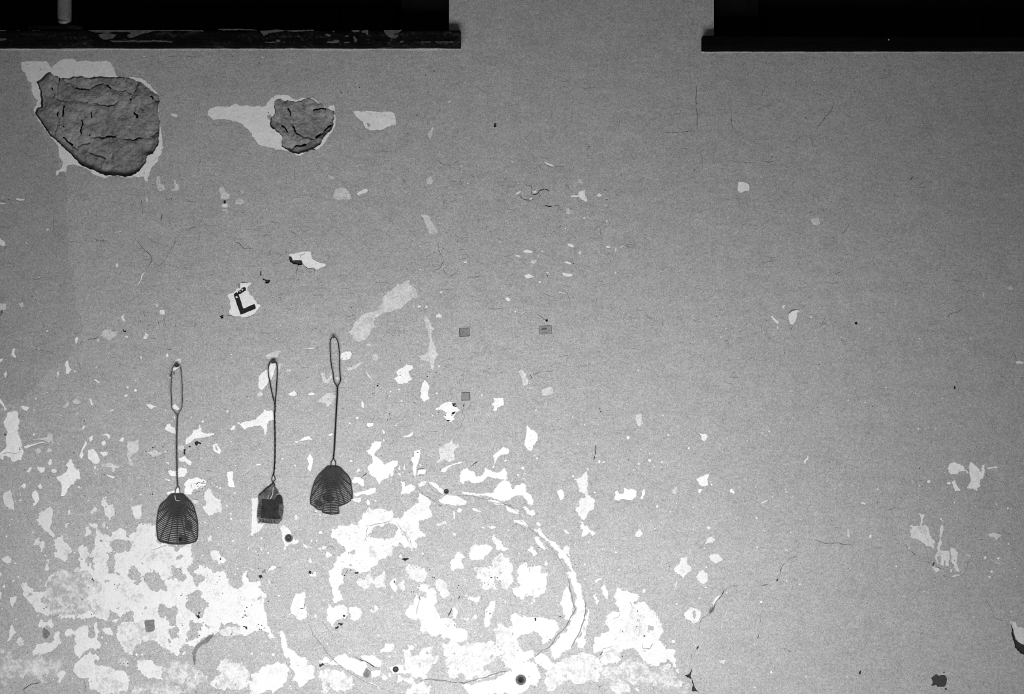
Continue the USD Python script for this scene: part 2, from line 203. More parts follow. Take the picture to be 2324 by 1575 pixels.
# ---------------------------------------------------------------- the wall's damage, traced on its face: pixel = millimetre
# @ origin and scale; w bare white, m half worn, n stained, g rubbed, i paint left standing inside, t bare mortar and the shadow beside the letter, d pit, c crack (width), l shallow groove, h white scratch, s white speck, k black speck
DATA = '''
@0 0 3.5
W 158,492 205,482 300,490 370,490 410,540 430,520 470,485 560,465 590,470 610,487 680,485 780,490 850,478 880,500 915,555 935,605 1040,612 1130,628 1170,660 1215,690 1250,740 1262,800 1262,900 1275,1000 1290,1080 1297,1180 1270,1240 1240,1300 1200,1345 1185,1375 1175,1440 1150,1440 1145,1405 1080,1410 1000,1412 870,1403 830,1420 780,1405 720,1370 640,1320 560,1305 530,1320 525,1365 480,1375 450,1403 437,1385 455,1355 490,1330 500,1290 470,1240 450,1160 415,1105 370,1040 310,970 285,930 258,895 290,830 300,800 265,760 255,690 255,660 230,640 195,590 160,555
w 1355,910 1380,900 1410,915 1400,935 1375,933
c.8 1290,460 1380,440 1500,452 1620,440
c.5 1720,490 1780,505 1900,508 1980,490
c.6 410,550 430,545 490,540
c.6 580,545 582,600
c.6 1260,745 1330,725 1380,710
k 52,488,6 50,1325,5 320,550,5 1310,1450,4 1580,1345,5
s 1690,478,7 1145,450,8 2085,458,9
@400 100 3.5
W 247,550 265,515 300,505 430,495 465,475 510,490 620,495 705,490 740,440 790,408 880,408 925,435 960,440 1015,428 1080,435 1140,465 1195,505 1220,485 1255,490 1262,540 1265,640 1245,690 1200,740 1165,790 1140,835 1105,840 1060,845 985,890 930,875 880,850 800,838 740,820 680,820 645,800 635,770 600,735 605,715 570,670 500,630 430,610 330,600 285,612
i 715,570 750,570 750,605 725,595
w 1415,540 1480,540 1510,535 1600,535 1630,545 1690,538 1730,550 1740,600 1745,640 1690,660 1650,680 1540,690 1500,670 1480,620 1430,580
i 1488,582 1503,588 1496,606
i 1515,630 1535,628 1545,650 1525,655
g 2030,655 2045,665 2035,710 2015,770 2010,720
w 680,105 720,112 690,108
k 1455,345,5 1912,567,5 1310,385,6 878,230,4 2045,215,5 1980,247,4 875,1110,4
c.5 1290,460 1305,380
c.5 1400,780 1490,745
d 1082,825 1110,838 1085,840
@900 0 2.864
d 635,800 648,800 648,820 640,830 632,825
k 133,748,4 243,462,4 847,520,5 1370,392,4 1938,1107,5 1250,950,5 190,488,3 100,377,4
c.9 1720,855 1770,865 1850,855 1940,845
l2.2 1945,560 1950,640 1953,760 1958,850
l1 1985,1000 1990,1100
c.5 1840,960 1890,965 1910,955
c.5 1690,720 1720,760
c.6 1800,730 1840,740 1845,710
c.6 1060,528 1130,528
c.5 1205,570 1310,570
w 955,1050 1000,1065 1030,1080 1020,1087 975,1072
c1 960,1067 1010,1090 1020,1080 1090,1085
c.6 1020,1095 1110,1110
c.5 890,1100 940,1065
c.7 260,1040 300,1065 340,1075 400,1050
g 235,825 240,845 225,870 215,910 210,890 200,870
s 680,677,5 385,530,5 445,540,5 475,957,3 425,1080,6
@1600 0 2.864
c1.1 340,715 380,695 430,680
c.6 670,598 740,612 800,635 820,665
c.9 845,660 820,720 790,750 760,790 735,820 725,850
c.7 145,1045 250,1055 340,1055
c1 350,1045 440,1052
l1.2 685,870 700,960
c.8 1325,1168 1360,1140
s 710,523,6 720,967,5 365,1153,5 710,1140,4 990,1163,4
k 172,783,6 655,765,5 1542,677,6 1740,490,5 440,1020,8
l1 165,690 180,850
@0 394 4
w 0,268 25,265 55,272 50,283 10,278
w 145,228 165,222 185,232 225,230 220,245 180,250 150,240
w 0,580 10,600 45,620 50,655 30,665 0,650
w 410,515 425,503 450,505 440,520
w 1310,20 1340,15 1350,45 1335,75 1312,65
g 1420,20 1450,25 1455,95 1490,100 1500,150 1450,165 1425,140 1415,80
g 1570,60 1590,50 1600,90 1630,110 1620,150 1570,165 1540,150 1590,130
g 1985,130 2030,120 2045,160 2080,190 2085,230 2050,240 2005,235 2000,180
d 2028,238 2052,238 2050,270 2035,270
w 2010,285 2040,270 2070,280 2065,310 2020,310
g 2010,330 2050,320 2070,345 2020,345
g 2140,250 2170,225 2210,240 2220,270 2180,285 2130,280
g 2180,160 2210,150 2215,185 2190,190
w 1050,815 1070,810 1075,850 1050,855
g 0,1180 55,1180 60,1230 30,1250 0,1240
t 0,1250 20,1240 32,1262 10,1295 0,1290
g 165,1180 210,1165 215,1210 190,1215
w 1095,1300 1130,1270 1125,1310 1145,1340 1120,1345
w 1450,1240 1490,1235 1500,1280 1470,1285 1445,1265
g 1410,1180 1440,1185 1440,1220 1415,1215
g 910,1470 950,1420 1010,1410 1020,1440 1075,1425 1060,1470 1020,1500 1010,1520 980,1510
g 875,1500 910,1490 900,1530 880,1525
w 1300,1490 1320,1460 1310,1440 1350,1465 1330,1500 1305,1505
w 1130,1470 1165,1480 1160,1495 1140,1488
w 680,1500 700,1480 715,1495 700,1540 685,1550
g 1320,225 1340,215 1345,255 1325,260
c1.3 720,1550 750,1515
c1 800,1530 805,1505 860,1500 900,1475
d 1110,1415 1145,1405 1140,1440 1115,1435
k 1558,228,6 1553,1062,6 2205,355,6 80,235,5 890,1385,4 290,1110,6 780,600,8 835,615,5 880,608,6 915,608,5 935,615,6 1275,1340,5
d 1990,1295 2020,1280 2028,1310 2010,1315
c1.1 1230,600 1270,640 1320,700 1370,750 1385,790 1350,840 1320,870
h2.5 1310,890 1285,930 1265,990 1250,1010
c.6 1275,1020 1285,1080 1180,1160 1160,1200
c.7 1640,540 1590,600 1580,660 1540,720 1490,790 1440,840 1340,870
c.7 1640,540 1700,500 1760,490 1800,470
c.5 1800,470 1990,470
c.9 2130,600 2180,645 2210,685 2300,680
c.9 0,480 60,488 130,470
c.8 490,400 490,540 515,570
c1.2 1478,350 1465,430
c.8 1285,230 1290,320 1300,380
c.7 300,970 380,945 460,945
h1.5 320,960 380,942
c1.3 1438,1330 1445,1375
c.7 1495,1280 1503,1390
c.8 1595,1350 1595,1400
c.9 1670,1365 1668,1385
c1.4 1785,1355 1765,1400
c.7 1300,1240 1320,1310
h1 445,985 480,1015
h1.3 1030,545 1110,520
s 430,1430,12 790,1135,6 240,630,7 1480,340,6
c.5 130,1500 180,1540
c.5 2130,1420 2180,1415 2210,1430
@500 630 14.32
w 630,185 760,175 900,175 980,190 960,240 900,310 890,400 960,540 1080,640 1150,760 1210,860 1290,890 1270,980 1210,1050 1100,1170 1000,1240 900,1275 790,1290 705,1340 640,1285 520,1270 400,1240 300,1180 270,1090 330,980 340,880 300,760 260,680 245,610 290,560 430,500 480,440 540,370 620,350
t 560,200 625,185 625,340 600,345 580,270
c1 620,185 700,160 850,160 960,180
d 10,1255 70,1205 100,1215 85,1325 60,1325
d 1380,40 1420,40 1430,75 1600,75 1620,90 1595,150 1590,190 1440,200 1470,140 1440,90 1390,95
c.7 180,1240 380,1245 640,1300
c.7 820,1300 1080,1230
@581 394 4
g 695,195 720,140 770,125 810,135 850,175 870,235 790,240 730,240 700,225
w 915,185 935,165 985,140 1010,140 1025,160 990,180 950,190 930,205
g 650,10 700,30 705,55 670,50
g 1540,45 1590,25 1610,70 1590,105 1550,95
g 1490,370 1560,380 1600,440 1650,535 1620,555 1580,550 1545,480 1520,430
c1.4 1500,395 1520,425
w 290,725 340,730 440,712 500,708 508,775 560,800 632,825 628,845 600,850 560,875 520,860 470,855 430,825 410,785 340,790 315,770
d 300,755 320,760 330,785 390,790 415,795 430,825 400,835 350,825 310,805
c1.2 405,775 410,740 450,720
c1 430,830 470,855 530,865
c.8 530,865 535,890
c.9 380,840 365,900 380,930
d 35,885 48,890 50,930 40,935
c.9 125,690 128,715 105,750
k 388,963,5 275,706,8 145,1103,4 152,1127,4 220,1127,5 235,1090,4 1973,28,5 2265,45,8 1660,460,3
g 1410,955 1390,1000 1420,1020 1455,1050 1475,1110 1450,1140 1410,1145 1350,1200 1250,1250 1150,1280 1080,1320 1070,1350 1085,1390 1050,1420 1030,1470 990,1510 930,1525 880,1510 870,1470 840,1445 880,1400 900,1350 960,1290 1100,1240 1140,1190 1150,1130 1220,1070 1280,1010 1340,985
g 1530,1290 1560,1300 1590,1390 1615,1410 1590,1450 1600,1510 1625,1575 1640,1630 1650,1640 1620,1690 1610,1780 1625,1815 1590,1770 1580,1720 1500,1695 1480,1660 1530,1650 1570,1590 1575,1500 1560,1430 1540,1370 1525,1330
w 1630,1290 1660,1270 1690,1290 1680,1310 1640,1310
w 1460,1200 1500,1195 1495,1220 1470,1218
w 1540,1200 1565,1210 1540,1230
w 2260,1130 2285,1120 2310,1145 2300,1165 2270,1155
w 1880,800 1920,795 1910,815 1890,812
w 1000,1550 1040,1550 1035,1565 1010,1562
s 1922,88,9 1855,218,6 1660,220,5 1665,450,7 1680,1080,9 220,1380,8 185,1500,5 1860,762,8 1780,860,5 2230,1045,6 1975,1220,6 1470,1530,6 95,330,6 130,345,6 1490,660,6 2180,355,6 2215,625,6 1835,305,7 1590,905,5
w 0,1195 30,1190 40,1210 0,1240
c.7 1660,620 1650,690 1700,760
c.9 1700,800 1670,860 1600,890
c.7 1700,850 1740,940
c.5 1170,560 1230,480
c.6 1080,985 1220,990
c.7 60,590 90,550 150,600
c.6 130,435 210,445 210,475
c.5 930,1080 940,1110 920,1170
c.6 1920,940 2050,930
@1162 394 4
w 605,165 660,150 665,200 690,250 670,265 630,240 605,215 540,220 525,205 560,195 600,200
w 770,200 790,175 815,195 800,215 775,210
g 595,50 620,50 635,80 625,95 600,75
w 30,190 45,165 80,160 75,180 40,195
w 185,165 215,152 225,170 200,182
w 160,225 185,215 180,245 160,245
c1 90,70 130,110 175,120 180,190 230,185
c1.5 185,190 230,185 260,150 300,138 350,155
c1.1 70,200 100,230 160,240 190,235 185,190
c2 295,285 330,298 370,290
c.9 370,290 415,285 430,320 460,330
g 495,320 520,310 530,345 520,375 495,370
w 2055,85 2080,75 2130,85 2150,105 2155,155 2110,160 2070,175 2050,155
s 848,292,7 655,405,10 860,435,12 485,500,9 275,706,9 1958,403,8 1735,243,5 30,1253,9 1945,1407,7 1898,1485,7 2283,1447,7 790,715,7 2260,35,6 1352,885,6 940,900,8 1330,1150,6 1170,900,4 845,225,6 60,90,8 435,1500,5
w 505,640 540,640 570,660 550,675 510,660
w 850,660 890,655 895,678 860,680
w 940,650 950,690 930,720 945,660
w 970,675 1010,650 1020,645 1000,675
w 100,700 140,690 190,705 180,725 130,725 105,715
w 30,735 75,745 70,765 35,755
g 165,790 220,780 230,800 200,825 170,815
w 460,805 500,795 540,815 530,830 490,818
w 580,815 640,812 600,820
g 595,710 630,705 630,740 605,735
w 110,925 150,910 205,935 180,950 130,955
w 455,900 490,905 550,915 545,935 500,940 465,925
w 305,900 335,895 330,910
w 235,985 260,975 265,990 245,995
w 405,1080 430,1075 480,1085 490,1095
w 0,1110 35,1108 30,1115
w 1115,1340 1140,1315 1125,1340
w 230,735 245,745 240,765
k 335,418,5 557,815,6 322,928,6 2310,1335,5 860,235,7 1000,165,4
d 300,1320 315,1305 330,1325 328,1345 310,1335
c.9 220,1270 265,1305 305,1330
c.8 485,90 530,150 550,170
c.8 1385,1325 1370,1345 1368,1385
c.6 765,1160 775,1120
c.5 2180,540 2210,500 2250,490
c.6 850,1005 890,995
c.6 760,980 830,985
@1743 394 4
g 385,415 430,405 460,405 470,455 440,475 410,465 395,440
w 185,1280 210,1250 260,1238 295,1250 265,1265 262,1300 245,1340 230,1375 200,1370 190,1320
c1.6 185,1278 215,1243 268,1230
w 22,1300 40,1290 60,1315 95,1345 95,1370 70,1355 45,1330
w 130,1200 160,1190 145,1215 155,1232 130,1225
s 85,1400,11 390,1305,13 665,1488,8 630,935,5 460,1020,5 300,680,7 1288,1013,7 1378,1500,8 1838,1495,7 445,745,4 50,1460,5 75,1490,5 135,1495,5 97,1515,5 2165,675,6 1570,185,5 1980,105,6 415,15,4 1155,1185,8 925,1410,7
g 2165,1040 2200,1020 2230,1045 2210,1065 2180,1055
c.8 2225,1000 2230,1030
g 1940,1065 1960,1080 1965,1125 1950,1130
w 1595,1135 1620,1150 1605,1145
w 1890,1165 1920,1160 1905,1170
k 742,435,7 1835,265,6 670,1505,7 1635,240,5 395,345,8 500,340,8
d 790,1355 805,1345 815,1365 795,1370
c.7 740,450 700,510 670,550
c1 1285,60 1330,15
c.7 1535,400 1538,450
c.8 1775,1215 1730,1255 1680,1260 1640,1290 1620,1330
l.8 1170,800 1175,960
c.8 1550,835 1575,815
c.8 230,1380 210,1425
c.7 205,1465 240,1490
@0 788 4
w 100,75 110,30 120,10 140,15 130,50 150,100 130,95
w 0,110 35,100 20,130 0,140
w 30,245 60,215 65,240 50,285 42,260
w 600,125 620,120 630,180 650,205 620,245 595,240 600,200 590,160
w 515,240 525,215 540,240 525,270
w 845,305 870,290 905,320 890,330 870,310
w 1120,440 1150,425 1165,440 1140,460
w 1210,390 1230,378 1250,395 1225,408
w 1505,65 1525,55 1530,85 1510,100
w 1570,150 1595,110 1640,105 1645,130 1635,155 1590,150 1570,165
w 1570,195 1600,180 1630,165 1635,180 1590,210 1570,215
w 1270,85 1285,85 1285,120 1275,105
w 1560,535 1590,515 1635,560 1610,575 1570,560
w 1575,620 1595,640 1585,660
w 1320,515 1370,520 1400,535 1450,545 1400,545 1375,565 1345,545
w 990,580 1030,560 1030,575 1000,592
g 570,545 620,490 630,530 600,560
g 655,490 690,465 730,500 720,520 670,515
w 810,460 830,475 845,530 825,525
w 185,535 215,530 250,555 240,575 200,560
w 0,465 20,490 45,530 60,560 45,570 20,530 0,510
w 45,645 80,595 140,570 170,590 180,650 160,750 160,810 190,850 210,910 215,950 190,1020 120,1035 100,990 40,990 30,1030 0,1010 0,960 60,900 40,850 60,800 50,720
c.7 0,970 60,955 150,965 200,930
k 40,795,10 180,920,10
w 215,905 300,880 380,855 420,870 440,880 380,870 300,895 230,915
g 260,840 400,825 450,780 480,790 480,850 440,870 390,845
g 320,930 360,910 380,950 340,975
g 430,920 470,915 470,950 430,960
w 740,740 760,710 775,720 755,750
g 710,790 720,800 720,820
w 810,820 840,800 845,840 815,860
w 780,850 790,880 750,940 760,985 735,1015 720,990 740,930
w 800,935 850,935 890,975 900,1040 880,1060 840,1050 800,1010
w 905,950 980,945 975,985 935,990
w 920,800 960,785 1000,800 990,835 970,805
w 920,860 950,845 965,880 940,900 920,885
w 1080,850 1110,815 1135,825 1115,870 1100,860
g 1160,860 1210,855 1250,850 1265,900 1230,960 1180,1000 1210,1060 1220,1080 1180,1075 1165,1020 1150,980
w 1495,740 1510,700 1545,690 1560,720 1590,730 1595,790 1560,780 1500,755
w 595,1060 640,1015 670,1060 700,1105 725,1105 720,1150 735,1195 690,1195 670,1230 620,1290 580,1350 555,1350 565,1290 550,1220 520,1190 560,1160 600,1120
w 240,1130 265,1090 295,1085 270,1140
w 335,1075 355,1090 410,1095 405,1125 375,1145 340,1110
w 440,1060 455,1020 465,1025 450,1065
w 470,1115 520,1125 500,1135 475,1130
w 190,1260 215,1235 240,1245 220,1285
w 340,1260 370,1230 385,1285 360,1285
w 30,1320 90,1300 110,1320 115,1390 130,1485 80,1465 50,1430 30,1370
w 300,1320 320,1300 350,1330 365,1370 340,1420 310,1445 295,1435 310,1400 288,1360
w 345,1575 370,1510 420,1470 445,1450 475,1455 480,1540 475,1635 495,1710 470,1715 400,1675 365,1625
w 615,1490 630,1465 640,1500 620,1525
w 915,1400 945,1365 965,1385 980,1440 1030,1420 1045,1500 1040,1540 1000,1565 970,1530 950,1460 920,1440
w 1175,1375 1210,1370 1195,1390
w 1190,1445 1230,1440 1285,1430 1280,1570 1225,1575 1195,1530
w 820,1500 860,1455 880,1460 870,1490 840,1510
w 860,1145 870,1130 875,1165
w 960,1150 1040,1180 1030,1195 980,1175
w 870,1100 900,1105 890,1125
g 910,1060 1000,1050 1060,1080 1130,1070 1040,1100 1040,1140 1020,1130 1010,1090 930,1090
w 1525,1130 1545,1110 1590,1130 1640,1095 1695,1100 1705,1140 1670,1180 1620,1180 1590,1170 1550,1170
w 1490,1180 1545,1210 1535,1220 1500,1200
w 1510,1320 1590,1300 1620,1280 1640,1310 1620,1335 1520,1345
w 1690,830 1740,790 1760,750 1800,740 1810,690 1835,745 1830,770 1880,790 1945,780 1940,800 1880,810 1830,820 1770,830 1740,860 1690,880
d 1765,860 1790,850 1825,870 1820,880 1800,885 1780,895
d 1700,905 1735,885 1730,905 1710,920
d 1668,930 1688,925 1683,978 1668,975
k 1795,925,7 1378,1335,11 672,960,6 835,868,9 945,1160,7 1048,1505,5 960,1445,8 765,670,6 1390,915,8 1410,905,7 1480,905,7 1325,945,6 1330,980,6 1440,950,5 1410,1010,5 1495,1000,7 1370,985,5
g 1620,895 1660,890 1685,930 1660,950 1620,930
g 1340,960 1400,930 1470,960 1440,1000 1380,1000
w 1930,890 1970,870 1985,900 2005,930 2005,980 1975,970 1935,940
i 1955,890 1972,925 1975,940 1958,925
w 1620,1010 1680,985 1700,1020 1740,1040 1735,1075 1700,1065 1680,1035 1630,1040
g 1500,1045 1540,1050 1530,1070
w 1680,1230 1720,1190 1800,1180 1860,1210 1870,1250 1830,1280 1750,1290 1740,1340 1690,1330 1675,1290
c1.6 1780,1250 1800,1225 1850,1230 1880,1240
c1.6 1790,1280 1830,1260 1860,1270
c1 1720,1265 1740,1250 1730,1285
k 1795,1262,5 1850,1215,6 1835,1285,5
w 1870,1290 1910,1290 1925,1350 1985,1380 2015,1430 2010,1500 1960,1510 1900,1540 1850,1505 1830,1450 1860,1420 1850,1340
g 1740,1390 1800,1390 1810,1430 1790,1445
c1 1760,1330 1800,1310 1840,1320
c1 1760,1370 1800,1385
w 2060,1130 2120,1125 2115,1200 2135,1275 2080,1275 2065,1210
w 2090,740 2120,705 2140,715 2130,750 2100,760
w 2145,685 2190,690 2250,670 2323,655 2330,640 2354,620 2394,590 2399,560 2424,580 2474,570 2489,660 2444,670 2424,700 2419,790 2404,805 2389,740 2364,710 2323,720 2260,730 2215,745 2180,710
w 2280,1380 2323,1372 2349,1372 2354,1450 2334,1575 2323,1640 2300,1690 2280,1710 2290,1430
s 325,468,10 308,570,7 315,600,5 555,622,6 700,605,7 715,1270,10 185,1340,7 185,1390,10 1228,300,8 875,182,7 425,410,7 1505,572,7 1325,660,6 1540,275,7 680,220,9 90,400,4 330,520,4 325,745,6 2255,465,5 2140,1075,7 1825,1010,8 2000,1280,11 2130,1325,7 110,1565,7 1355,1255,6 210,120,8 1355,1220,5 2165,1420,6 1925,1235,6 2060,1440,9
c1.3 1525,22 1560,22
c.6 270,50 320,25 400,30 460,50 520,65
c.6 700,130 730,180 725,230
c.6 2190,1215 2240,1230 2290,1240
c.6 1870,1115 1935,1130
@581 788 4
g 115,60 160,45 230,30 205,60 200,90 160,110 120,115 80,80
w 445,12 500,5 545,8 510,18 450,20
w 130,150 175,145 190,180 170,210 150,260 130,300 120,280 100,330 60,390 30,370 20,330 30,270 60,230 110,190
g 190,150 235,150 215,210 195,200
g 15,420 40,400 70,425 50,450 15,450
w 770,60 800,45 850,40 868,60 850,110 800,120 765,110
k 783,105,4
g 1055,80 1085,55 1125,95 1090,130 1060,110
w 1265,230 1300,200 1340,180 1365,150 1420,160 1425,195 1385,225 1400,270 1420,290 1370,330 1290,330 1245,290 1290,260
k 1308,257,5
w 1490,400 1510,340 1530,295 1570,350 1565,440 1580,470 1525,500 1485,455 1500,420
g 555,500 600,450 640,420 700,420 730,440 690,500 650,550 630,540 650,510 600,510
g 590,240 620,230 640,300 690,240 690,280 650,340 610,320
w 290,430 340,400 350,395 375,430 345,445 310,440
w 470,430 500,410 540,420 520,440 480,438
w 1005,690 1065,690 1060,715 1020,728 1005,710
w 655,795 690,780 700,795 670,812
w 345,855 380,855 440,815 480,805 515,850 490,840 430,850 390,855 370,875
w 460,1010 490,960 515,1010 510,1080 490,1130 465,1100 480,1060
w 955,500 975,490 980,560 960,545
s 920,645,13 850,690,9 1270,710,9 1220,405,11 1300,385,9 1605,620,8 625,975,7 770,990,6 240,1015,9 355,1075,11 35,930,6 285,885,6 405,1300,7 1640,420,8 1660,175,10 1800,390,8 2050,435,9 1320,490,9 1720,760,6 1490,805,7 400,620,6 2265,1030,11 1020,1410,24 940,1120,8 1085,1395,9 545,1490,10 550,170,8 900,135,7 1210,450,7 740,285,9
w 0,1060 45,1060 40,1075 0,1080
g 280,200 320,195 310,230 275,225
g 820,190 870,180 960,130 960,150 900,200 840,215
g 1000,210 1040,270 1050,300 1010,260
w 1635,560 1680,530 1730,500 1780,500 1820,540 1860,575 1820,590 1790,640 1800,655 1770,675 1740,675 1720,650 1700,630 1730,600 1690,570 1640,570
d 1775,510 1815,510 1822,540 1790,535
d 1780,590 1815,580 1800,605 1780,625 1765,610
k 1720,622,6
d 1720,660 1765,660 1750,675 1730,672
w 2130,455 2180,462 2240,460 2255,530 2200,550 2180,585 2150,580 2165,540 2140,520 2170,490
w 1145,740 1170,770 1165,860 1150,860 1155,800
w 1085,870 1140,860 1130,900 1085,960 1080,990 1130,1010 1160,1060 1210,1040 1285,1030 1280,1080 1240,1130 1255,1190 1235,1180 1215,1150 1190,1190 1130,1200 1120,1240 1100,1190 1060,1170 1015,1110 1060,1040 1050,990 995,945 1040,910 1060,880
w 915,1110 935,1090 945,1110 920,1140
w 1290,1100 1305,1085 1310,1115 1295,1120
w 1335,1100 1350,1050 1360,1060 1355,1105 1345,1110
w 1270,1140 1290,1145 1335,1175 1310,1170
w 1330,815 1380,800 1430,765 1420,800 1390,820
w 1440,945 1490,935 1485,1020 1465,1070 1450,1130 1445,1200 1430,1150 1420,1060 1405,1010 1440,990
d 1455,958 1470,950 1481,960 1480,972 1472,974 1474,963 1466,958
w 1470,1112 1538,1112 1538,1158 1468,1158
c1 1460,1108 1540,1110
c1 1470,1163 1545,1160
c.9 1545,1100 1550,1160
g 1480,1060 1520,1075 1490,1090
g 1640,1050 1680,990 1660,930 1690,900 1760,860 1790,820 1780,880 1850,890 1820,930 1800,960 1810,1020 1770,1040 1700,1020
w 1670,1130 1700,1100 1760,1070 1880,1035 1870,1050 1780,1075 1740,1100 1720,1140
c1.3 1940,1080 1980,1055 2020,1030
c1 1650,880 1700,890
w 2150,985 2200,945 2250,910 2300,930 2290,970 2220,980 2190,1000 2165,1060 2155,1100 2150,1090 2170,1040
w 1845,1170 1880,1120 1920,1100 1980,1135 2000,1180 2060,1165 2080,1095 2200,1145 2250,1105 2280,1140 2285,1195 2210,1200 2100,1180 2040,1230 1900,1220 1880,1260 1850,1220
w 1830,1300 1920,1320 2060,1325 2150,1310 2200,1240 2250,1210 2323,1235 2330,1280 2364,1250 2414,1230 2454,1260 2459,1310 2499,1330 2504,1380 2524,1435 2484,1425 2444,1390 2424,1350 2354,1360 2323,1370 2250,1400 2180,1380 2080,1350 1960,1345 1870,1335
w 1660,1400 1700,1360 1760,1340 1830,1360 1930,1390 1900,1430 1850,1440 1740,1430 1680,1420
w 1560,1215 1600,1225 1700,1300 1690,1335 1640,1300 1570,1240
w 1470,1240 1500,1215 1550,1220 1540,1260 1500,1275 1475,1265
w 1300,1210 1350,1220 1360,1260 1410,1240 1450,1260 1440,1300 1400,1350 1360,1330 1310,1350 1320,1280
w 1300,1580 1350,1510 1430,1430 1490,1420 1480,1320 1530,1350 1610,1400 1560,1440 1580,1530 1530,1560 1480,1590
w 945,1580 1000,1490 1030,1460 1060,1470 1130,1460 1180,1480 1230,1490 1240,1530 1220,1580
w 1960,1450 2050,1490 2040,1500 1980,1485
w 2050,1380 2120,1390 2200,1400 2250,1430 2200,1430 2130,1410
w 1825,1490 1845,1465 1865,1480 1850,1505
w 1790,1560 1795,1490 1805,1500 1810,1570
w 2270,1440 2323,1490 2323,1510 2280,1470
w 870,1215 900,1180 950,1180 985,1210 985,1270 960,1265 920,1230 880,1235
w 880,1330 940,1320 1060,1275 1090,1280 1080,1320 1020,1340 960,1330 910,1360
w 870,1385 900,1370 950,1370 940,1400 900,1405
w 345,1535 365,1520 385,1550 375,1575 355,1570
t 1650,1420 1690,1435 1670,1445
l1.2 1450,1250 1470,1290 1540,1350 1620,1390 1640,1420
l1 1570,1260 1620,1310 1700,1340
l1.2 1750,1340 1900,1345 2050,1370 2150,1410 2250,1420 2323,1450 2400,1520
k 1090,350,11 1110,330,7 1070,420,7 1555,265,6 1635,230,5 2122,187,7 1210,610,8 1220,650,8 1195,660,6 1065,645,5 535,1500,5
c1 1885,500 1882,530
d 1880,520 1890,520 1888,550 1878,550
c.8 1880,550 1875,600 1895,625 1850,740
c.6 1960,490 1940,540 1935,580
c.8 1800,745 1850,735
c.8 1590,765 1650,760
c.5 2090,640 2120,720 2110,750
c1.6 960,1180 1010,1150
c.5 600,215 640,165
@1162 788 4
g 55,225 90,200 130,245 120,270 150,300 150,330 120,350 95,345 95,290
c1 145,265 165,258 180,280 160,295 145,285
c.6 190,250 260,225 390,215
k 145,385,6 175,390,4 168,805,3 165,850,4 335,1380,5 808,590,7 793,560,6 1072,942,5
g 265,390 300,370 350,360 375,380 370,430 320,440 275,435
w 205,570 230,565 220,585 210,580
w 140,715 155,735 190,750 240,790 240,850 190,890 180,945 150,935 110,885 110,850 120,790
w 90,950 115,985 105,985
g 1120,620 1150,600 1180,605 1180,700 1155,720 1130,695 1125,660
w 1690,770 1725,790 1755,785 1780,805 1765,840 1745,855 1720,840 1718,805
w 1680,1190 1720,1165 1785,1155 1775,1200 1780,1250 1730,1268 1695,1255 1695,1230 1678,1210
w 1690,1285 1730,1290 1725,1315 1700,1335 1690,1310
w 1980,1290 2000,1285 2025,1315 2015,1335 1985,1315
g 1455,1300 1490,1268 1500,1300 1495,1340 1460,1335
w 925,1380 935,1300 965,1290 970,1320 1010,1320 1020,1280 1050,1290 1085,1280 1130,1310 1130,1360 1085,1385 1000,1385 970,1400
w 1160,1365 1180,1340 1190,1290 1205,1290 1205,1340 1190,1385 1165,1390
w 690,1100 685,1150 695,1220 685,1290 690,1340 720,1350 750,1380 745,1450 700,1500 680,1550 650,1575 620,1555 570,1500 570,1470 600,1440 600,1400 620,1370 660,1360 665,1335 620,1310 600,1240 580,1200 640,1180 665,1130
w 415,1305 450,1290 475,1345 470,1370 440,1390 425,1360
w 0,1480 30,1470 60,1490 65,1520 30,1510 0,1500
w 105,1455 130,1450 160,1480 200,1480 210,1520 180,1535 140,1515
w 80,1520 95,1510 125,1560 100,1545
s 793,1038,13 832,1045,11 1250,1028,14 1150,1060,11 1360,1043,9 1168,930,7 1250,965,8 1605,917,10 1420,797,11 1565,828,7 1125,770,6 1260,783,6 1308,802,5 1365,805,5 660,707,7 708,748,5 555,1172,10 1293,1083,7 600,882,7 1548,1082,6 1055,820,18 750,1320,8 1145,210,8 1150,360,4 1045,578,4 1435,1495,8 1645,1453,8 1320,1445,14 1765,1410,6 2275,780,9 2305,800,8 2220,1550,9 435,1545,6 100,1100,14 55,1160,11 108,1193,7 1370,620,8 1455,12,6 370,20,7 1805,1222,7 2212,1270,6 2060,102,6 765,870,8 630,1045,4 1120,1197,4 1410,1065,6
w 2255,1415 2323,1385 2323,1395 2270,1420
d 750,890 762,890 762,940 758,970 748,970 755,930
d 745,990 755,995 748,1040 743,1010
c.8 1900,640 1910,700
c.7 1820,350 1890,345
c.8 1975,275 2050,270 2060,285
c.6 200,610 198,650
c.6 1940,125 2000,115
@1743 788 4
w 1635,1100 1650,1060 1690,1048 1740,1060 1785,1090 1790,1115 1820,1118 1740,1130 1710,1155 1670,1165 1640,1140
w 1820,1080 1830,1030 1850,1050 1910,1095 1925,1140 1940,1120 1935,1065 1965,1065 1970,1120 1950,1190 1925,1210 1925,1270 1890,1300 1850,1295 1815,1275 1832,1250 1840,1180
w 1985,1095 2020,1090 2085,1080 2080,1105 2040,1100 2000,1112
w 1620,1220 1660,1225 1655,1255 1625,1245
w 1665,1225 1700,1215 1740,1300 1700,1305 1680,1260
w 1375,1575 1380,1510 1435,1520 1415,1575 1400,1612 1440,1632 1460,1682 1490,1732 1520,1772 1500,1832 1480,1812 1440,1817 1400,1787 1360,1762 1300,1722 1310,1672 1290,1622 1350,1627 1375,1612
g 1365,1635 1430,1635 1440,1680 1390,1695
w 830,1415 860,1405 890,1415 885,1430 850,1425
w 2250,130 2290,125 2323,140 2323,148 2250,152
c.9 2195,10 2230,60 2255,105
w 325,1055 330,1030 355,1010 362,970 368,1015 345,1030 340,1060
w 500,610 515,585 510,615
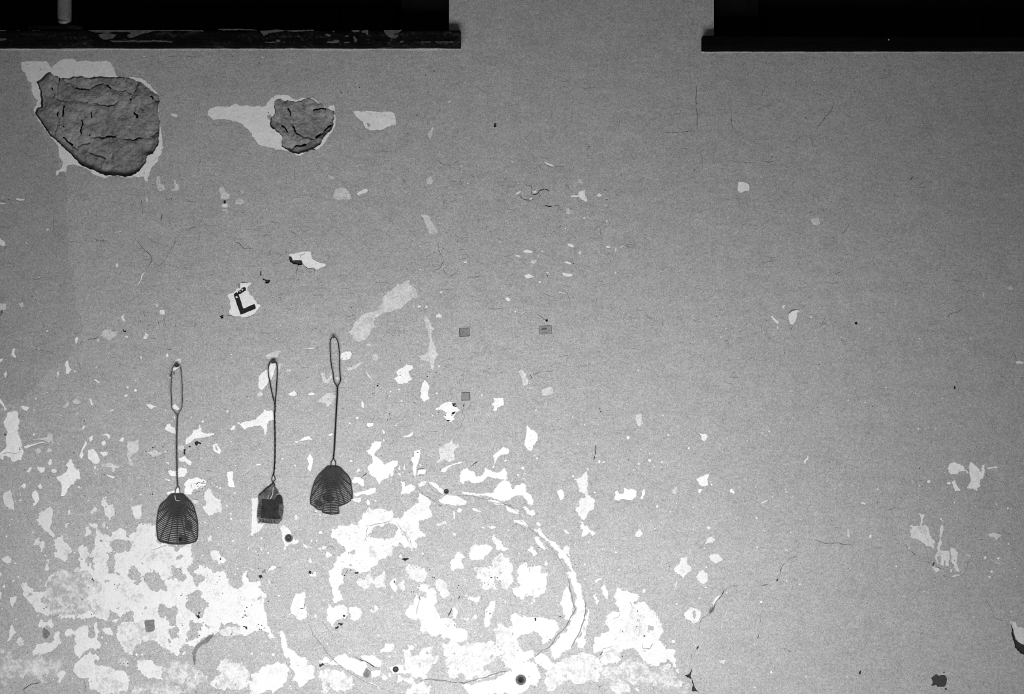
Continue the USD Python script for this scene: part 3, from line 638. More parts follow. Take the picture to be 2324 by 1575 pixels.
s 728,480,7 882,500,7 1070,367,9 115,685,6 203,690,6 108,825,6 1525,740,8 1365,742,10 1270,742,6 1345,628,6 1460,1220,14 1375,1257,8 1425,1185,8 1315,1168,4 1425,1025,6 1600,1138,6 2005,657,5 1830,525,6 1690,1410,8 2072,1425,9 2175,1463,10 2120,1470,5 2240,1430,6 2210,1500,6 2210,1470,6 160,1290,8 165,1310,8 42,1360,7 1825,172,5 1490,75,6 995,1290,8 1570,1560,9 10,765,9 2100,1238,5 398,1450,5 755,1253,5 1395,640,6
d 1685,350 1703,355 1700,378 1690,385
k 560,932,4 560,1047,4 1375,930,5 465,155,6 1375,1100,6 995,1410,6 1520,520,4 2040,710,5
c1 1090,1475 1130,1460
c.5 230,520 240,590
c.5 840,500 845,620
@0 1181 4
w 495,180 530,140 560,150 570,190 600,210 640,290 600,350 560,360 520,340 490,330 520,270 500,220
w 300,215 330,170 355,155 345,200 315,240
w 370,250 395,180 405,220 375,290
w 425,190 440,160 430,190
w 590,60 605,25 600,70
w 770,120 805,60 810,110 780,140
w 820,40 860,40 860,60 830,60
w 940,30 970,100 960,110
w 10,350 75,320 115,350 100,390 60,405 30,380
w 410,450 430,360 455,370 440,455
w 180,590 210,545 240,570 245,600 300,640 300,660 260,660 215,670 235,640 200,615
w 85,700 150,690 150,730 125,760 115,800 90,750
w 0,480 15,480 5,510 0,510
w 0,650 15,660 10,720 0,720
s 60,147,11 300,108,8 138,390,8 40,600,12 122,550,12 365,545,10 20,800,6 410,320,8
w 680,300 740,235 790,240 815,300 850,270 850,180 880,110 960,130 1010,130 1010,100 1100,70 1145,95 1145,150 1165,160 1170,110 1240,90 1260,40 1330,20 1400,50 1430,200 1520,215 1540,230 1735,200 1745,300 1740,420 1700,455 1760,520 1785,590 1770,640 1710,690 1700,720 1690,790 1760,830 1790,890 1830,900 1860,950 1900,980 1930,1030 1860,1060 1810,1110 1780,1160 1690,1120 1640,1180 1690,1190 1690,1240 1600,1240 1480,1160 1430,1090 1380,1100 1290,1100 1230,1160 1200,1230 1110,1150 1080,1060 1070,960 1150,915 1210,910 1220,850 1180,830 1110,860 1090,900 1050,850 1000,820 990,900 960,915 920,900 860,880 760,900 700,900 610,890 560,920 540,900 540,850 500,850 440,870 350,850 310,840 300,770 270,710 310,660 385,655 410,650 415,590 440,510 540,440 600,465 660,430 720,430 720,390 700,330
m 420,640 450,510 540,450 600,475 800,440 850,520 900,560 880,600 850,680 800,720 820,780 790,830 700,870 610,870 540,840 470,830 390,750
n 1060,620 1200,600 1300,680 1280,760 1150,720
n 860,540 920,560 920,640 870,660
n 850,720 940,730 930,860 850,850
n 1080,960 1300,930 1420,1000 1430,1090 1290,1090 1200,1200 1110,1140
n 1370,280 1500,240 1560,330 1480,380 1360,340
i 1000,240 1050,180 1110,165 1180,190 1200,230 1180,270 1110,300 1060,285 1010,270
i 970,295 1045,295 1060,440 1080,490 980,490 985,400
i 545,400 580,365 630,340 640,310 720,310 710,370 690,410 640,460 590,465
i 795,300 815,330 800,410 790,330
i 840,330 850,340 840,440 830,430
i 1140,490 1180,430 1240,430 1280,490 1295,570 1240,580 1190,560
i 1310,540 1350,480 1400,460 1450,490 1480,530 1560,500 1555,400 1600,420 1640,410 1650,470 1690,530 1660,550 1590,530 1510,550 1515,640 1370,660 1340,590
i 1600,340 1650,320 1690,325 1650,345 1610,360
i 1700,720 1770,650 1800,650 1850,700 1840,790 1810,820 1780,800 1740,790 1700,750
i 1430,830 1450,760 1490,750 1510,800 1540,800 1570,770 1610,750 1615,850 1600,890 1590,950 1545,960 1520,890 1450,870
i 1100,870 1150,840 1200,830 1215,880 1160,900 1120,920
i 1700,1060 1710,930 1740,890 1830,940 1810,1000 1800,1060 1740,1110 1690,1100
i 1540,1000 1600,960 1620,1010 1600,1050 1560,1060
i 1220,1190 1260,1150 1350,1150 1370,1190 1340,1230 1230,1230
i 930,540 970,520 1010,530 1000,560 950,570
i 1640,930 1670,915 1680,950 1650,960
s 1240,1218,13 1290,1218,11
t 1312,910 1400,902 1400,1000 1330,1012
i 1540,225 1600,225 1690,215 1680,240 1600,265 1560,250
w 1750,470 1800,420 1820,405 1885,430 1920,490 2020,480 2080,540 2130,610 2190,590 2250,570 2323,560 2350,620 2384,630 2414,660 2404,740 2414,850 2429,950 2454,990 2474,1020 2489,1065 2449,1065 2444,1020 2404,1000 2323,1010 2230,1040 2190,1020 2180,960 2100,930 1950,1030 1900,980 1850,900 1850,820 1900,760 1850,690 1800,620 1800,560 1850,520 1760,490
n 2080,960 2180,970 2180,1030 2080,1060 1980,1020
k 1880,548,8 1990,540,7 1970,560,6 1995,510,6 1900,650,4 1960,580,5 2225,820,8 2240,790,6 2200,880,8 2215,860,7 2240,870,6 1945,625,3 2280,770,5
d 1775,860 1800,825 1820,830 1800,855 1825,890 1810,900 1790,885
d 2200,960 2240,960 2245,990 2215,995
c1.5 2248,480 2238,510 2255,530
w 2190,560 2200,500 2225,450 2250,460 2240,530 2270,540 2220,590
w 1890,280 1940,260 1970,250 1985,290 2040,330 2060,365 2030,400 1980,415 1950,370 1920,320
k 2000,345,10 1045,590,9 1070,600,7 1085,580,6 1075,805,7 1060,800,5 830,855,7 840,535,11 410,790,13 1650,680,8 1700,715,7 1850,712,7 805,610,5 1315,530,6 830,1460,7 890,1180,5 770,1470,7 1120,1300,6 1160,1300,6 1090,1300,5 740,710,9 1810,1045,5 1820,985,5 1408,1052,4 1640,1190,5 1090,235,5
w 1880,150 1910,125 1935,140 1925,180 1890,195
w 1790,185 1810,160 1825,175 1800,195
s 2115,188,11 1840,320,7 2135,490,8 1860,20,8 1980,65,8 2150,375,5
w 2250,240 2260,235 2265,380 2280,440 2323,460 2323,520 2290,470 2265,430
w 355,895 380,885 400,915 440,900 480,880 495,930 490,990 460,990 430,970 410,980 380,960 360,970
w 470,1005 545,990 555,1050 545,1110 500,1170 470,1200 430,1210 380,1220 300,1225 280,1190 330,1150 400,1130 460,1110 490,1070
t 385,1000 400,970 440,1000 460,1030 430,1070 400,1080 390,1040
w 90,1000 105,930 130,990 150,1020 110,1050 90,1100 50,1110 80,1060
w 145,1110 160,1060 185,1040 215,1080 220,1130 180,1150
m 0,1155 50,1160 95,1210 90,1250 60,1260 90,1280 160,1265 165,1220 200,1200 240,1240 260,1260 300,1240 380,1225 420,1260 470,1230 500,1270 570,1260 545,1340 500,1400 430,1400 380,1390 400,1450 300,1440 200,1420 110,1450 90,1530 0,1480
i 0,1210 50,1195 60,1230 20,1250 0,1240
w 520,1400 560,1360 605,1370 590,1410 550,1470 530,1480 540,1440
w 690,1110 700,1000 740,940 820,935 840,950 870,900 895,940 905,1010 890,1080 920,1150 900,1170 830,1160 760,1180 720,1260 690,1220 680,1150
i 815,1010 840,980 860,1020 850,1060 820,1050
w 640,1330 700,1280 760,1240 820,1210 870,1220 900,1260 860,1270 860,1310 900,1330 980,1320 1060,1350 1130,1360 1150,1400 1180,1440 1190,1500 1180,1550 1050,1580 900,1580 820,1530 790,1480 800,1440 720,1430 660,1400
n 880,1450 1000,1420 1100,1500 1080,1570 900,1560
m 1060,1270 1150,1260 1170,1320 1080,1310
w 1250,1280 1310,1265 1360,1290 1480,1340 1480,1460 1400,1440 1350,1450 1290,1400 1250,1340
m 1200,1580 1230,1500 1300,1460 1400,1490 1480,1480 1480,1330 1560,1270 1650,1290 1750,1320 1850,1390 1900,1420 1900,1480 1780,1500 1750,1580
n 1900,1480 1960,1440 2000,1400 1980,1330 2010,1280 2050,1250 2100,1290 2190,1300 2260,1400 2250,1500 2180,1540 2050,1530 1950,1540
w 2280,1400 2323,1380 2344,1380 2384,1330 2474,1305 2594,1300 2614,1350 2594,1460 2554,1510 2504,1540 2424,1560 2323,1580 2270,1580
w 930,1135 970,1090 1000,1090 970,1130
w 940,990 1000,980 1010,1040 960,1030
w 600,1010 640,1000 655,1020 640,1045 610,1035
w 1010,920 1040,870 1050,860 1100,905 1060,930
n 1430,1040 1500,1050 1520,1160 1480,1160 1440,1090
t 1760,1320 1745,1200 1790,1130 1850,1080 1900,1040 1940,1040 1890,1110 1830,1130 1790,1180 1780,1250 1770,1320
c.7 1370,270 1440,250 1510,225
c1 1360,430 1370,470
c1 770,1470 790,1540
c1.3 230,1575 220,1530 280,1490 370,1475
c1 1785,1530 1775,1575
c1 2110,1000 2090,1060
c.8 1950,985 1900,950
@581 1181 4
w 0,40 80,30 50,80 0,110
w 230,80 245,40 280,60 310,100 325,150 350,180 385,190 370,215 320,210 280,240 260,275 250,270 265,235 240,170
w 410,200 470,235 515,245 500,255 450,245
w 555,260 650,225 640,260 600,270
w 630,360 635,290 660,275 700,310 690,340
c1.3 640,265 655,235 700,240 710,260
c1 690,300 710,320
w 80,500 100,440 150,410 220,388 225,410 180,430 130,470 100,500 140,560 140,590 105,575 100,530
d 20,500 50,490 60,515 40,525
t 50,460 85,440 90,470 60,480
w 0,560 20,550 40,590 10,600
k 15,960,7 50,955,7 45,990,9 72,978,5 20,945,5 20,315,6
w 310,770 330,690 400,655 445,640 455,720 460,800 450,890 380,905 330,860
c1.5 390,800 420,805 445,795
c.9 440,750 440,800
d 475,475 490,455 515,460 495,490
w 480,495 540,470 550,510 500,510
k 520,490,8
g 460,370 495,340 510,380 490,400
w 635,800 660,765 700,785 740,770 790,770 820,800 825,860 790,900 740,900 715,950 690,970 660,930 645,870
d 785,860 800,850 810,865 795,885
d 740,940 760,925 795,935 780,950 750,950
d 715,975 750,955 755,975 720,985
i 735,840 750,820 775,840 750,860
w 850,790 900,780 945,790 970,840 960,890 900,910 860,890 845,830
w 1030,810 1070,790 1080,755 1115,805 1085,830 1070,845 1035,835
i 1060,800 1075,795 1080,815 1062,818
w 1130,1180 1175,1120 1250,1120 1260,1165 1220,1200 1130,1205
w 945,-10 1480,-10 1490,60 1520,130 1500,160 1440,190 1450,240 1410,270 1350,240 1320,210 1270,220 1230,250 1220,310 1170,350 1130,370 1130,420 1060,440 1010,470 900,455 800,440 780,480 790,560 740,600 740,640 700,640 670,600 675,540 680,450 720,420 710,370 760,320 800,270 750,200 705,150 695,100 740,95 750,50 850,60 930,40
i 1020,130 1100,50 1150,50 1170,30 1270,40 1280,100 1240,160 1160,185 1100,160 1010,150
n 1030,220 1110,250 1120,340 1040,330
n 1290,60 1400,40 1470,110 1390,180 1330,140
c.7 1010,50 1000,150 980,210
c.8 1020,45 1230,10
c.8 1270,20 1350,120 1400,230
c.8 1390,170 1420,250
d 890,475 940,465 935,478 900,485
k 790,490,9 830,455,6 860,450,6 912,366,4 820,470,5 805,500,6
w 705,660 740,640 770,680 780,710 710,755
g 910,560 980,530 1040,460 1055,520 1030,600 1000,630 930,600
g 1060,560 1120,500 1170,450 1165,600 1090,610
w 1235,570 1255,540 1270,590 1265,650 1240,610
d 1248,550 1260,540 1262,570
g 1290,560 1310,500 1330,465 1350,520 1370,600 1340,635 1300,610
w 1300,310 1370,310 1310,340 1295,335
d 1310,350 1350,340 1400,345 1355,368
g 1340,410 1440,400 1500,430 1560,480 1530,560 1450,560 1380,530 1360,470
w 1370,660 1460,660 1530,690 1560,630 1620,610 1640,720 1620,760 1640,830 1680,880 1770,870 1780,800 1800,790 1870,850 1890,880 1930,890 1940,930 1900,920 1830,900 1820,990 1910,1010 1920,1070 1860,1110 1790,1120 1750,1060 1680,1080 1600,1050 1560,1000 1490,1000 1500,960 1470,910 1390,880 1360,850 1375,800 1420,750 1420,700
c.9 1490,670 1470,760 1450,850
c1.8 1740,870 1780,800
c1.2 1770,700 1785,745
c1.5 1830,720 1850,685
n 1460,600 1530,560 1580,600 1540,650 1480,640
k 1560,430,7 1575,450,6 1620,520,7 1600,515,6 1410,650,7 1430,650,6 1800,950,6 1820,970,5 1620,1050,7 1680,1040,5 1400,930,5 1480,600,6 1840,590,6 1830,610,4 1755,640,4
g 1620,560 1660,510 1720,590 1750,640 1770,690 1700,710 1640,640
w 1760,380 1810,310 1835,280 1890,340 1870,370 1900,430 1850,440 1790,460 1760,440
w 1950,250 2000,220 2110,215 2150,240 2140,290 2080,320 2060,350 1950,350 1940,300
w 2130,170 2160,130 2180,170 2230,180 2250,240 2290,260 2240,280 2210,270 2190,290 2170,230 2140,200
n 2050,420 2110,400 2140,360 2220,310 2280,340 2323,400 2323,540 2260,620 2240,560 2200,520 2170,560 2180,620 2050,620 2040,560 1990,520 2000,450
k 2110,580,7 2075,570,6 2135,510,8 2190,520,6
w 1870,540 1930,525 1930,545 1880,550
w 1940,700 2030,695 2020,750 1960,740
w 2070,800 2110,790 2130,740 2170,730 2180,770 2150,860 2120,910 2130,940 2100,970 2065,940 2080,860
k 2120,850,10 2095,830,6
w 1975,900 1985,850 2000,860 1995,900
s 2265,740,11 1245,425,8 550,188,10 110,295,10 50,165,10 380,270,6 605,425,6 1970,1050,7 1110,1045,8 50,265,9 1215,1405,20 1165,1430,25 2060,65,11 1330,1270,9 1265,1195,9 1040,1125,6 600,610,5 345,1100,5
w 2115,60 2160,50 2190,65 2140,75
g 1640,40 1720,0 1740,30 1660,50
n 1700,1140 1760,1110 1870,1130 1980,1110 2100,1100 2180,1090 2170,1010 2210,970 2330,970 2330,1350 2250,1330 2230,1260 2150,1280 2070,1320 2070,1370 2150,1400 2100,1440 1900,1470 1870,1480 1900,1400 1870,1370 1790,1440 1740,1400 1720,1330 1740,1260 1720,1200
w 1870,1490 2000,1480 2150,1430 2330,1370 2330,1580 1910,1580 1880,1530
n 1380,1130 1440,1110 1490,1170 1580,1110 1600,1230 1640,1260 1600,1340 1550,1400 1540,1430 1480,1440 1470,1480 1550,1480 1600,1530 1580,1580 1380,1580 1390,1490 1290,1470 1300,1420 1390,1410 1330,1350 1360,1280 1360,1200 1340,1180 1390,1170
i 1390,1170 1460,1130 1500,1140 1480,1230 1400,1250
w 1650,1150 1670,1120 1685,1130 1670,1170
w 1215,1340 1270,1310 1330,1320 1340,1360 1400,1390 1350,1390 1240,1380
w 630,1310 700,1270 760,1230 810,1215 880,1260 960,1290 1000,1300 1020,1370 980,1400 900,1400 800,1340 720,1300
w 955,1240 1010,1230 1080,1240 1140,1280 1130,1330 1080,1330 1010,1290
t 970,1400 1000,1340 1040,1370 1030,1420 990,1430
w 1040,1370 1130,1360 1120,1410 1060,1420
c1.5 890,1240 1000,1285 1100,1340
n 570,1450 580,1380 620,1360 730,1360 830,1400 880,1440 860,1520 780,1540 650,1560 640,1580 610,1580 600,1500
w 225,1030 235,995 250,1040 275,1130 290,1165 360,1190 390,1230 450,1230 475,1280 470,1310 540,1330 530,1420 430,1480 400,1540 370,1480 350,1460 320,1540 290,1500 340,1440 350,1390 320,1340 290,1270 250,1210 240,1130
k 380,1318,5 1268,1337,4
d 575,1300 600,1290 620,1305 590,1325 575,1330
w 560,1290 640,1240 690,1290 620,1300
l1.2 455,900 480,930 520,1040 560,1080 650,1200 720,1280 830,1370 930,1430 1030,1480 1130,1520 1250,1570
l.7 590,900 680,1020 720,1080
h3 1030,1470 1080,1500 1130,1530
l2.5 1480,1460 1580,1440 1800,1470 1900,1470 2050,1430 2323,1350
@1162 1181 4
w -30,-30 0,0 110,0 150,50 230,100 200,100 100,50 30,15
w 0,-35 90,0 140,30 90,0
w 235,80 270,90 350,180 390,195 440,240 480,280 530,360 555,440 590,510 630,590 650,680 670,750 670,850 650,950 620,1040 560,1130 540,1170 480,1200 420,1240 380,1270 360,1230 350,1180 380,1130 430,1060 500,970 560,890 580,820 575,760 570,660 540,590 520,520 510,480 540,460 490,400 440,330 380,260 320,200 270,150
w 220,165 280,210 320,270 290,265 240,215
w 445,750 470,680 500,580 520,620 545,720 560,790 560,830 520,890 480,890 460,830
w 455,245 490,235 515,250 510,300 550,390 530,350 490,290
w 680,850 695,800 700,880 680,1000 650,1070 645,1160 600,1180 570,1150 600,1100 650,1000
l1 110,30 210,110 300,190 380,290 450,390 510,490
l2.2 510,490 520,580 545,690 560,780 580,810 540,880 490,960 400,1060 350,1140 270,1190 200,1250
l2.2 660,720 672,800 655,900 620,1000 560,1110 530,1170
l1 250,80 340,180 390,195
w 0,850 40,850 80,870 140,890 220,880 260,870 340,900 385,900 390,930 440,920 440,970 400,1010 360,1080 310,1120 280,1120 270,1060 230,1020 160,1005 80,1040 40,1090 60,1140 100,1190 200,1180 180,1240 120,1280 0,1310
d 205,890 220,890 218,920 208,915
k 345,1083,6 430,877,10 455,880,6 1208,1187,5 1295,508,4 203,1513,5
w 45,420 80,395 120,395 160,420 200,405 260,410 265,480 310,500 325,640 270,670 220,720 190,780 160,760 180,690 130,700 80,720 0,660 0,620 60,590 45,530 40,470
c.7 160,420 165,480
c.6 185,620 190,680
c.6 110,700 140,660
w 135,265 190,250 230,310 205,340 180,310 150,290
w 45,310 70,285 75,315
w 285,370 310,375 345,410 290,420
w 925,620 960,605 1000,640 1050,650 1080,680 1150,695 1100,720 1080,745 1110,770 1220,760 1240,800 1290,830 1340,900 1380,980 1385,1030 1350,1080 1380,1120 1400,1170 1450,1170 1500,1200 1510,1250 1490,1290 1510,1330 1520,1390 1490,1370 1440,1320 1410,1260 1380,1290 1340,1280 1330,1320 1300,1335 1200,1290 1130,1210 1100,1170 1010,1180 980,1270 830,1320 800,1280 830,1200 800,1180 750,1190 760,1080 800,1020 880,1020 890,980 850,920 860,870 900,830 970,830 980,800 940,760 930,700
i 1240,960 1280,960 1280,1000 1240,1010
n 1090,820 1200,800 1200,1000 1140,1060 1000,1020 1060,900
n 830,1190 950,1140 990,1200 860,1270
k 1145,905,9 1130,960,8 1195,1050,10 1000,1010,8 1140,825,6
c.8 990,840 960,880 910,900
c1 1075,740 1100,780
c1.5 820,1170 820,1200 790,1230
c1 820,1170 870,1160 920,1140
c1 1180,1110 1190,1160 1250,1170 1280,1110
n 290,1400 380,1320 480,1250 650,1200 760,1210 800,1300 830,1400 780,1480 700,1500 600,1480 540,1450 480,1500 350,1540 310,1480
m 820,1330 960,1290 1020,1250 1110,1220 1190,1300 1300,1360 1350,1330 1420,1300 1480,1380 1500,1430 1400,1470 1280,1520 1100,1490 900,1460 800,1470
w 0,1330 80,1290 180,1290 240,1340 250,1420 220,1500 130,1540 60,1580 0,1580
w 215,1270 270,1225 340,1260 400,1310 330,1390 270,1340
n 870,1500 960,1470 1060,1480 1070,1550 990,1580 900,1560
c1.4 790,1540 800,1510 830,1500
m 1280,1530 1400,1480 1550,1440 1620,1500 1600,1580 1300,1580
w 1105,1505 1150,1530 1160,1560 1130,1550
d 1565,1410 1600,1395 1625,1370 1632,1335 1638,1345 1625,1400 1628,1440 1600,1430
c2 1626,1436 1650,1500
d 1645,1485 1665,1530 1690,1555 1630,1550
c1.5 1690,1555 1700,1575
d 1675,1160 1695,1135 1695,1160 1680,1175
c.9 1632,1200 1630,1250
c.8 1700,960 1695,1000
c1 1975,600 1920,640 1900,690 1850,740 1840,790 1790,850
c1.6 1920,640 1895,695
t 1790,800 1850,770 1830,830 1790,850
w 1815,750 1850,700 1890,670 1880,700 1850,740 1830,775
c.8 1790,850 1730,890 1700,950
c.7 2000,595 2050,590
c.9 2260,590 2323,580
d 2230,1035 2240,1035 2240,1060 2225,1075
c1.4 2255,900 2250,930
w 1565,855 1620,795 1700,800 1720,830 1725,870 1700,920 1640,930 1600,900
i 1640,820 1660,810 1675,860 1655,890 1635,870
w 1475,420 1540,350 1595,335 1590,370 1625,430 1620,460 1560,510 1500,500 1475,465
w 1670,510 1690,470 1740,450 1785,490 1775,540 1730,580 1690,560
w 1785,320 1830,300 1890,310 1915,350 1880,385 1840,395 1790,360
w 1755,215 1770,165 1810,145 1850,170 1820,205
w 1760,65 1785,50 1810,70 1790,90
w 1120,125 1155,75 1190,120 1160,150 1130,150
w 630,20 650,15 660,50 700,80 750,85 770,115 730,145 700,110 660,160 620,150 650,90
g 460,80 500,90 520,130 480,110
w 810,565 860,600 855,650 870,710 820,690 815,630
w 740,680 770,690 790,780 810,850 800,900 780,860 770,790 745,740
w 740,540 800,520 820,535 760,560
w 640,540 675,530 660,550
w 555,215 590,195 570,225
w 1180,640 1205,600 1210,640 1195,655
g 1465,640 1495,550 1500,580 1480,640
g 1690,690 1740,715 1700,720
h1 2105,403 2140,405
s 823,260,7 1760,610,8 1660,410,8 1763,425,10 1648,85,8 1745,255,8 660,400,8 1105,375,6 970,450,8 1260,330,4 2225,245,7 2035,298,4 1495,760,9 1465,1100,16 240,35,22 2290,95,6 720,620,5
g 1880,1280 1940,1270 1920,1300
@1743 1181 4
w 1570,-5 1590,-5 1590,60 1575,160 1560,240 1570,280 1640,280 1650,350 1640,420 1610,420 1600,370 1590,420 1570,400 1560,330 1540,330 1550,400 1520,380 1510,340 1540,260 1560,160 1570,80
w 1660,245 1690,260 1720,300 1720,390 1740,470 1710,465 1690,410 1665,380 1660,310
w 1490,430 1510,420 1550,440 1560,475 1520,465
w 1665,510 1690,495 1730,490 1760,485 1750,500 1690,518
w 1745,535 1765,530 1765,545
w 1650,455 1665,445 1660,470
d 1490,405 1505,370 1515,385 1500,415
c1 1505,415 1560,435 1600,445
c1 1590,490 1630,545
c.8 1825,350 1810,430 1770,500
c1 1240,210 1265,245 1275,260
c.8 1300,280 1340,320
c.6 1340,360 1420,375 1480,390
c.9 415,185 450,185 520,210 660,212 780,220
c.6 940,255 1050,240
c.9 100,530 105,470 140,400 200,350 265,325
h1.5 1785,315 1850,335
h1.5 2020,350 2120,410
h1.2 2080,350 2150,405
w 1995,125 2050,115 2125,140 2100,150 2070,175 2050,150 2010,148
s 1690,162,8 2180,215,11 1280,250,8 55,340,6 205,108,6 1420,645,6 1235,690,5 2140,462,7 2010,515,12 2030,465,12 2240,440,8 2260,510,8 2210,830,9 840,505,5 1437,785,4 345,1420,9 30,1380,12 1970,340,12 2090,345,15
g 715,75 735,80 740,155 725,150
g 140,270 165,255 185,285 160,275
d 75,540 88,525 92,545 80,558
d 828,1370 840,1360 850,1375 840,1395 828,1395
k 115,450,6 1885,73,8 157,1170,6 195,1185,8 1137,932,6 1390,963,5 1955,1480,8 485,480,7 727,437,6 425,627,4 1200,430,5 545,10,6 580,5,5
w 2210,925 2250,930 2260,960 2300,975 2340,985 2340,1120 2290,1110 2250,1080 2230,1020 2215,960
d 2208,950 2220,960 2228,1010 2245,1075 2290,1115 2340,1135 2340,1220 2290,1200 2240,1150 2240,1115 2215,1060
c.6 1970,700 2030,810 2060,880 2160,920
'''

def rough(pts, amp=1.0, step=3.0, seed=0):
    p = np.asarray(pts, float); out = []
    for a, b in zip(p, np.roll(p, -1, 0)):
        k = max(1, int(np.linalg.norm(b - a) / step)); t = np.arange(k)[:, None] / k
        out.append(a + (b - a) * t)
    q = np.vstack(out)
    # soften the traced corners a little, then fray the edge
    if len(q) > 12:
        for _ in range(1): q = 0.25 * np.roll(q, 1, 0) + 0.5 * q + 0.25 * np.roll(q, -1, 0)
    z = np.zeros(len(q)); d = 0
    for f, a in ((0.045, 1.3), (0.13, 1.1), (0.38, 1.1)):
        P = np.stack([q[:, 0] * f, q[:, 1] * f, z + seed * 0.37], 1)
        d = d + a * (np.stack([meshkit.noise(P, 3), meshkit.noise(P + 17.3, 4)], 1) - 0.5)
    q = q + d * 2 * amp
    g = Polygon(q)
    return g if g.is_valid else g.buffer(0)

def crack(pts, w, seed):
    r = np.random.default_rng(seed); p = np.asarray(pts, float); out = []
    for a, b in zip(p[:-1], p[1:]):
        k = max(1, int(np.linalg.norm(b - a) / 4)); out.append(a + (b - a) * np.arange(k)[:, None] / k)
    q = np.vstack(out + [p[-1:]]); n = len(q)
    if n < 3: q = np.vstack([p[0], p.mean(0), p[-1]]); n = len(q)
    j = r.normal(0, 0.75, (n, 2)); j[1:-1] = (j[:-2] + j[1:-1] + j[2:]) / 1.8; q = q + j
    t = np.gradient(q, axis=0); t /= np.maximum(np.linalg.norm(t, axis=1, keepdims=True), 1e-9); nn = np.stack([-t[:, 1], t[:, 0]], 1)
    s = np.linspace(0, 1, n)
    hw = 0.5 * w * np.minimum(1, 0.25 + 5 * np.minimum(s, 1 - s)) * r.uniform(0.55, 1.35, n)
    g = Polygon(np.vstack([q + nn * hw[:, None], (q - nn * hw[:, None])[::-1]]))
    return g if g.is_valid else g.buffer(0)

def blob(x, y, r, seed):
    a = np.random.default_rng(seed); n = 9 if r < 3.5 else 14; th = np.arange(n) / n * 2 * math.pi
    e, ph = a.uniform(0.6, 1.0), a.uniform(0, math.pi)
    rr = r * (1 + a.uniform(-0.25, 0.25, n))
    u, v = rr * np.cos(th), rr * np.sin(th) * e
    return Polygon(np.stack([x + u * math.cos(ph) - v * math.sin(ph), y + u * math.sin(ph) + v * math.cos(ph)], 1)).buffer(0)

SH = {k: [] for k in 'WwmngitdclhskS'}
ox = oy = 0.0; sc = 1.0; nid = 0
for line in DATA.strip().splitlines():
    head, *rest = line.split()
    nid += 1
    if head == '@':
        pass
    if head.startswith('@'):
        vals = [head[1:], *rest]; ox, oy, sc = (float(v) for v in vals); continue
    nums = [[float(u) for u in r.split(',')] for r in rest]
    k, wd = head[0], head[1:]
    if k in 'sk':
        for x, y, r in nums:
            nid += 1; SH[k].append(blob(ox + x / sc, oy + y / sc, r / sc * (1.05 if k == 's' else 0.95), nid))
        continue
    pts = [(ox + x / sc, oy + y / sc) for x, y in nums]
    if k in 'clh':
        SH[k].append(crack(pts, float(wd), nid))
    elif k in 'Wwmngi':
        SH[k].append(Polygon(pts).buffer(0))
    else:
        a = Polygon(pts).buffer(0).area
        amp = min(1.5, 0.35 + 0.016 * math.sqrt(max(a, 1))) * (1.25 if k in 'mng' else 0.9)
        SH[k].append(rough(pts, 0.9, 1.3, nid) if k == 'd' else rough(pts, amp, 2.6, nid))

# small flakes and specks too many to trace: denser towards the foot of the wall, at the left
def flake_density(x, y):
    foot = np.clip((y - 780) / 500, 0, 1); left = np.clip((1500 - x) / 900, 0, 1)
    return 0.025 + 0.95 * foot * (0.12 + 0.88 * left)
auto = []
while len(auto) < 700:
    x, y, u = rng.uniform(2, 2322), rng.uniform(130, 1573), rng.uniform()
    if u < flake_density(x, y):
        r = float(np.exp(rng.normal(0.25, 0.45)))
        auto.append(blob(x, y, min(r, 3.6), 5000 + len(auto)))
OFF = np.random.default_rng(91); off_patches = []
for i in range(900):                                             # the same wear goes on beyond the frame
    x = OFF.uniform(-900, -8) if i % 2 else OFF.uniform(2332, 3300)
    y = OFF.uniform(200, 1800)
    if OFF.uniform() < flake_density(min(x, 900) if x < 0 else 1250, y): auto.append(blob(x, y, float(np.clip(np.exp(OFF.normal(0.9, 0.6)), 0.8, 6)), 40000 + i))
for i in range(420):
    x, y = OFF.uniform(-850, 3200), OFF.uniform(900, 1800)
    if -85 < x < 2410 and y < 1665: continue
    if OFF.uniform() < 0.8 * flake_density(x if x > 0 else 300, y):
        n = 11; th = np.arange(n) / n * 2 * math.pi; r = OFF.uniform(8, 55) * OFF.uniform(0.5, 1.3, n)
        off_patches.append(rough(np.stack([x + r * np.cos(th) * OFF.uniform(0.6, 1.5), y + r * np.sin(th)], 1), 2.0, 3, i))
SH['s'] += auto
def hair(x, y, L, ang, w, seed):
    a = np.random.default_rng(seed); n = max(3, int(L / 4)); t = np.linspace(-0.5, 0.5, n) * L
    c, s = math.cos(ang), math.sin(ang); wob = np.cumsum(a.normal(0, 0.9, n))
    return crack(np.stack([x + t * c - wob * s, y + t * s + wob * c], 1), w, seed)
hairs = []
for i in range(900):                                             # fine crazing of the limewash, mostly level, upper half
    x = rng.uniform(0, 2324); y = 130 + 800 * rng.beta(1.6, 1.7)
    hairs.append(hair(x, y, rng.uniform(6, 30), rng.normal(0, 0.35) if i % 5 else rng.uniform(0, 3.1), rng.uniform(0.28, 0.58), 9000 + i))
CL = np.random.default_rng(33)
n_fleck = 0
while n_fleck < 1700:                                            # short dark flecks where the wash has lifted, in clusters
    x, y = CL.uniform(0, 2324), CL.uniform(125, 1300)
    if float(meshkit.fbm(np.array([[x / 120, y / 70, 3.3]]), 3, 8)[0]) + CL.normal(0, 0.09) < 0.52: continue
    n_fleck += 1
    hairs.append(hair(x, y, CL.uniform(2.5, 9), CL.normal(0, 0.5), CL.uniform(0.35, 0.85), 20000 + n_fleck))
for i in range(330):                                             # pin holes
    x, y = rng.uniform(0, 2324), rng.uniform(125, 1570)
    hairs.append(blob(x, y, rng.uniform(0.5, 1.25), 12000 + i))

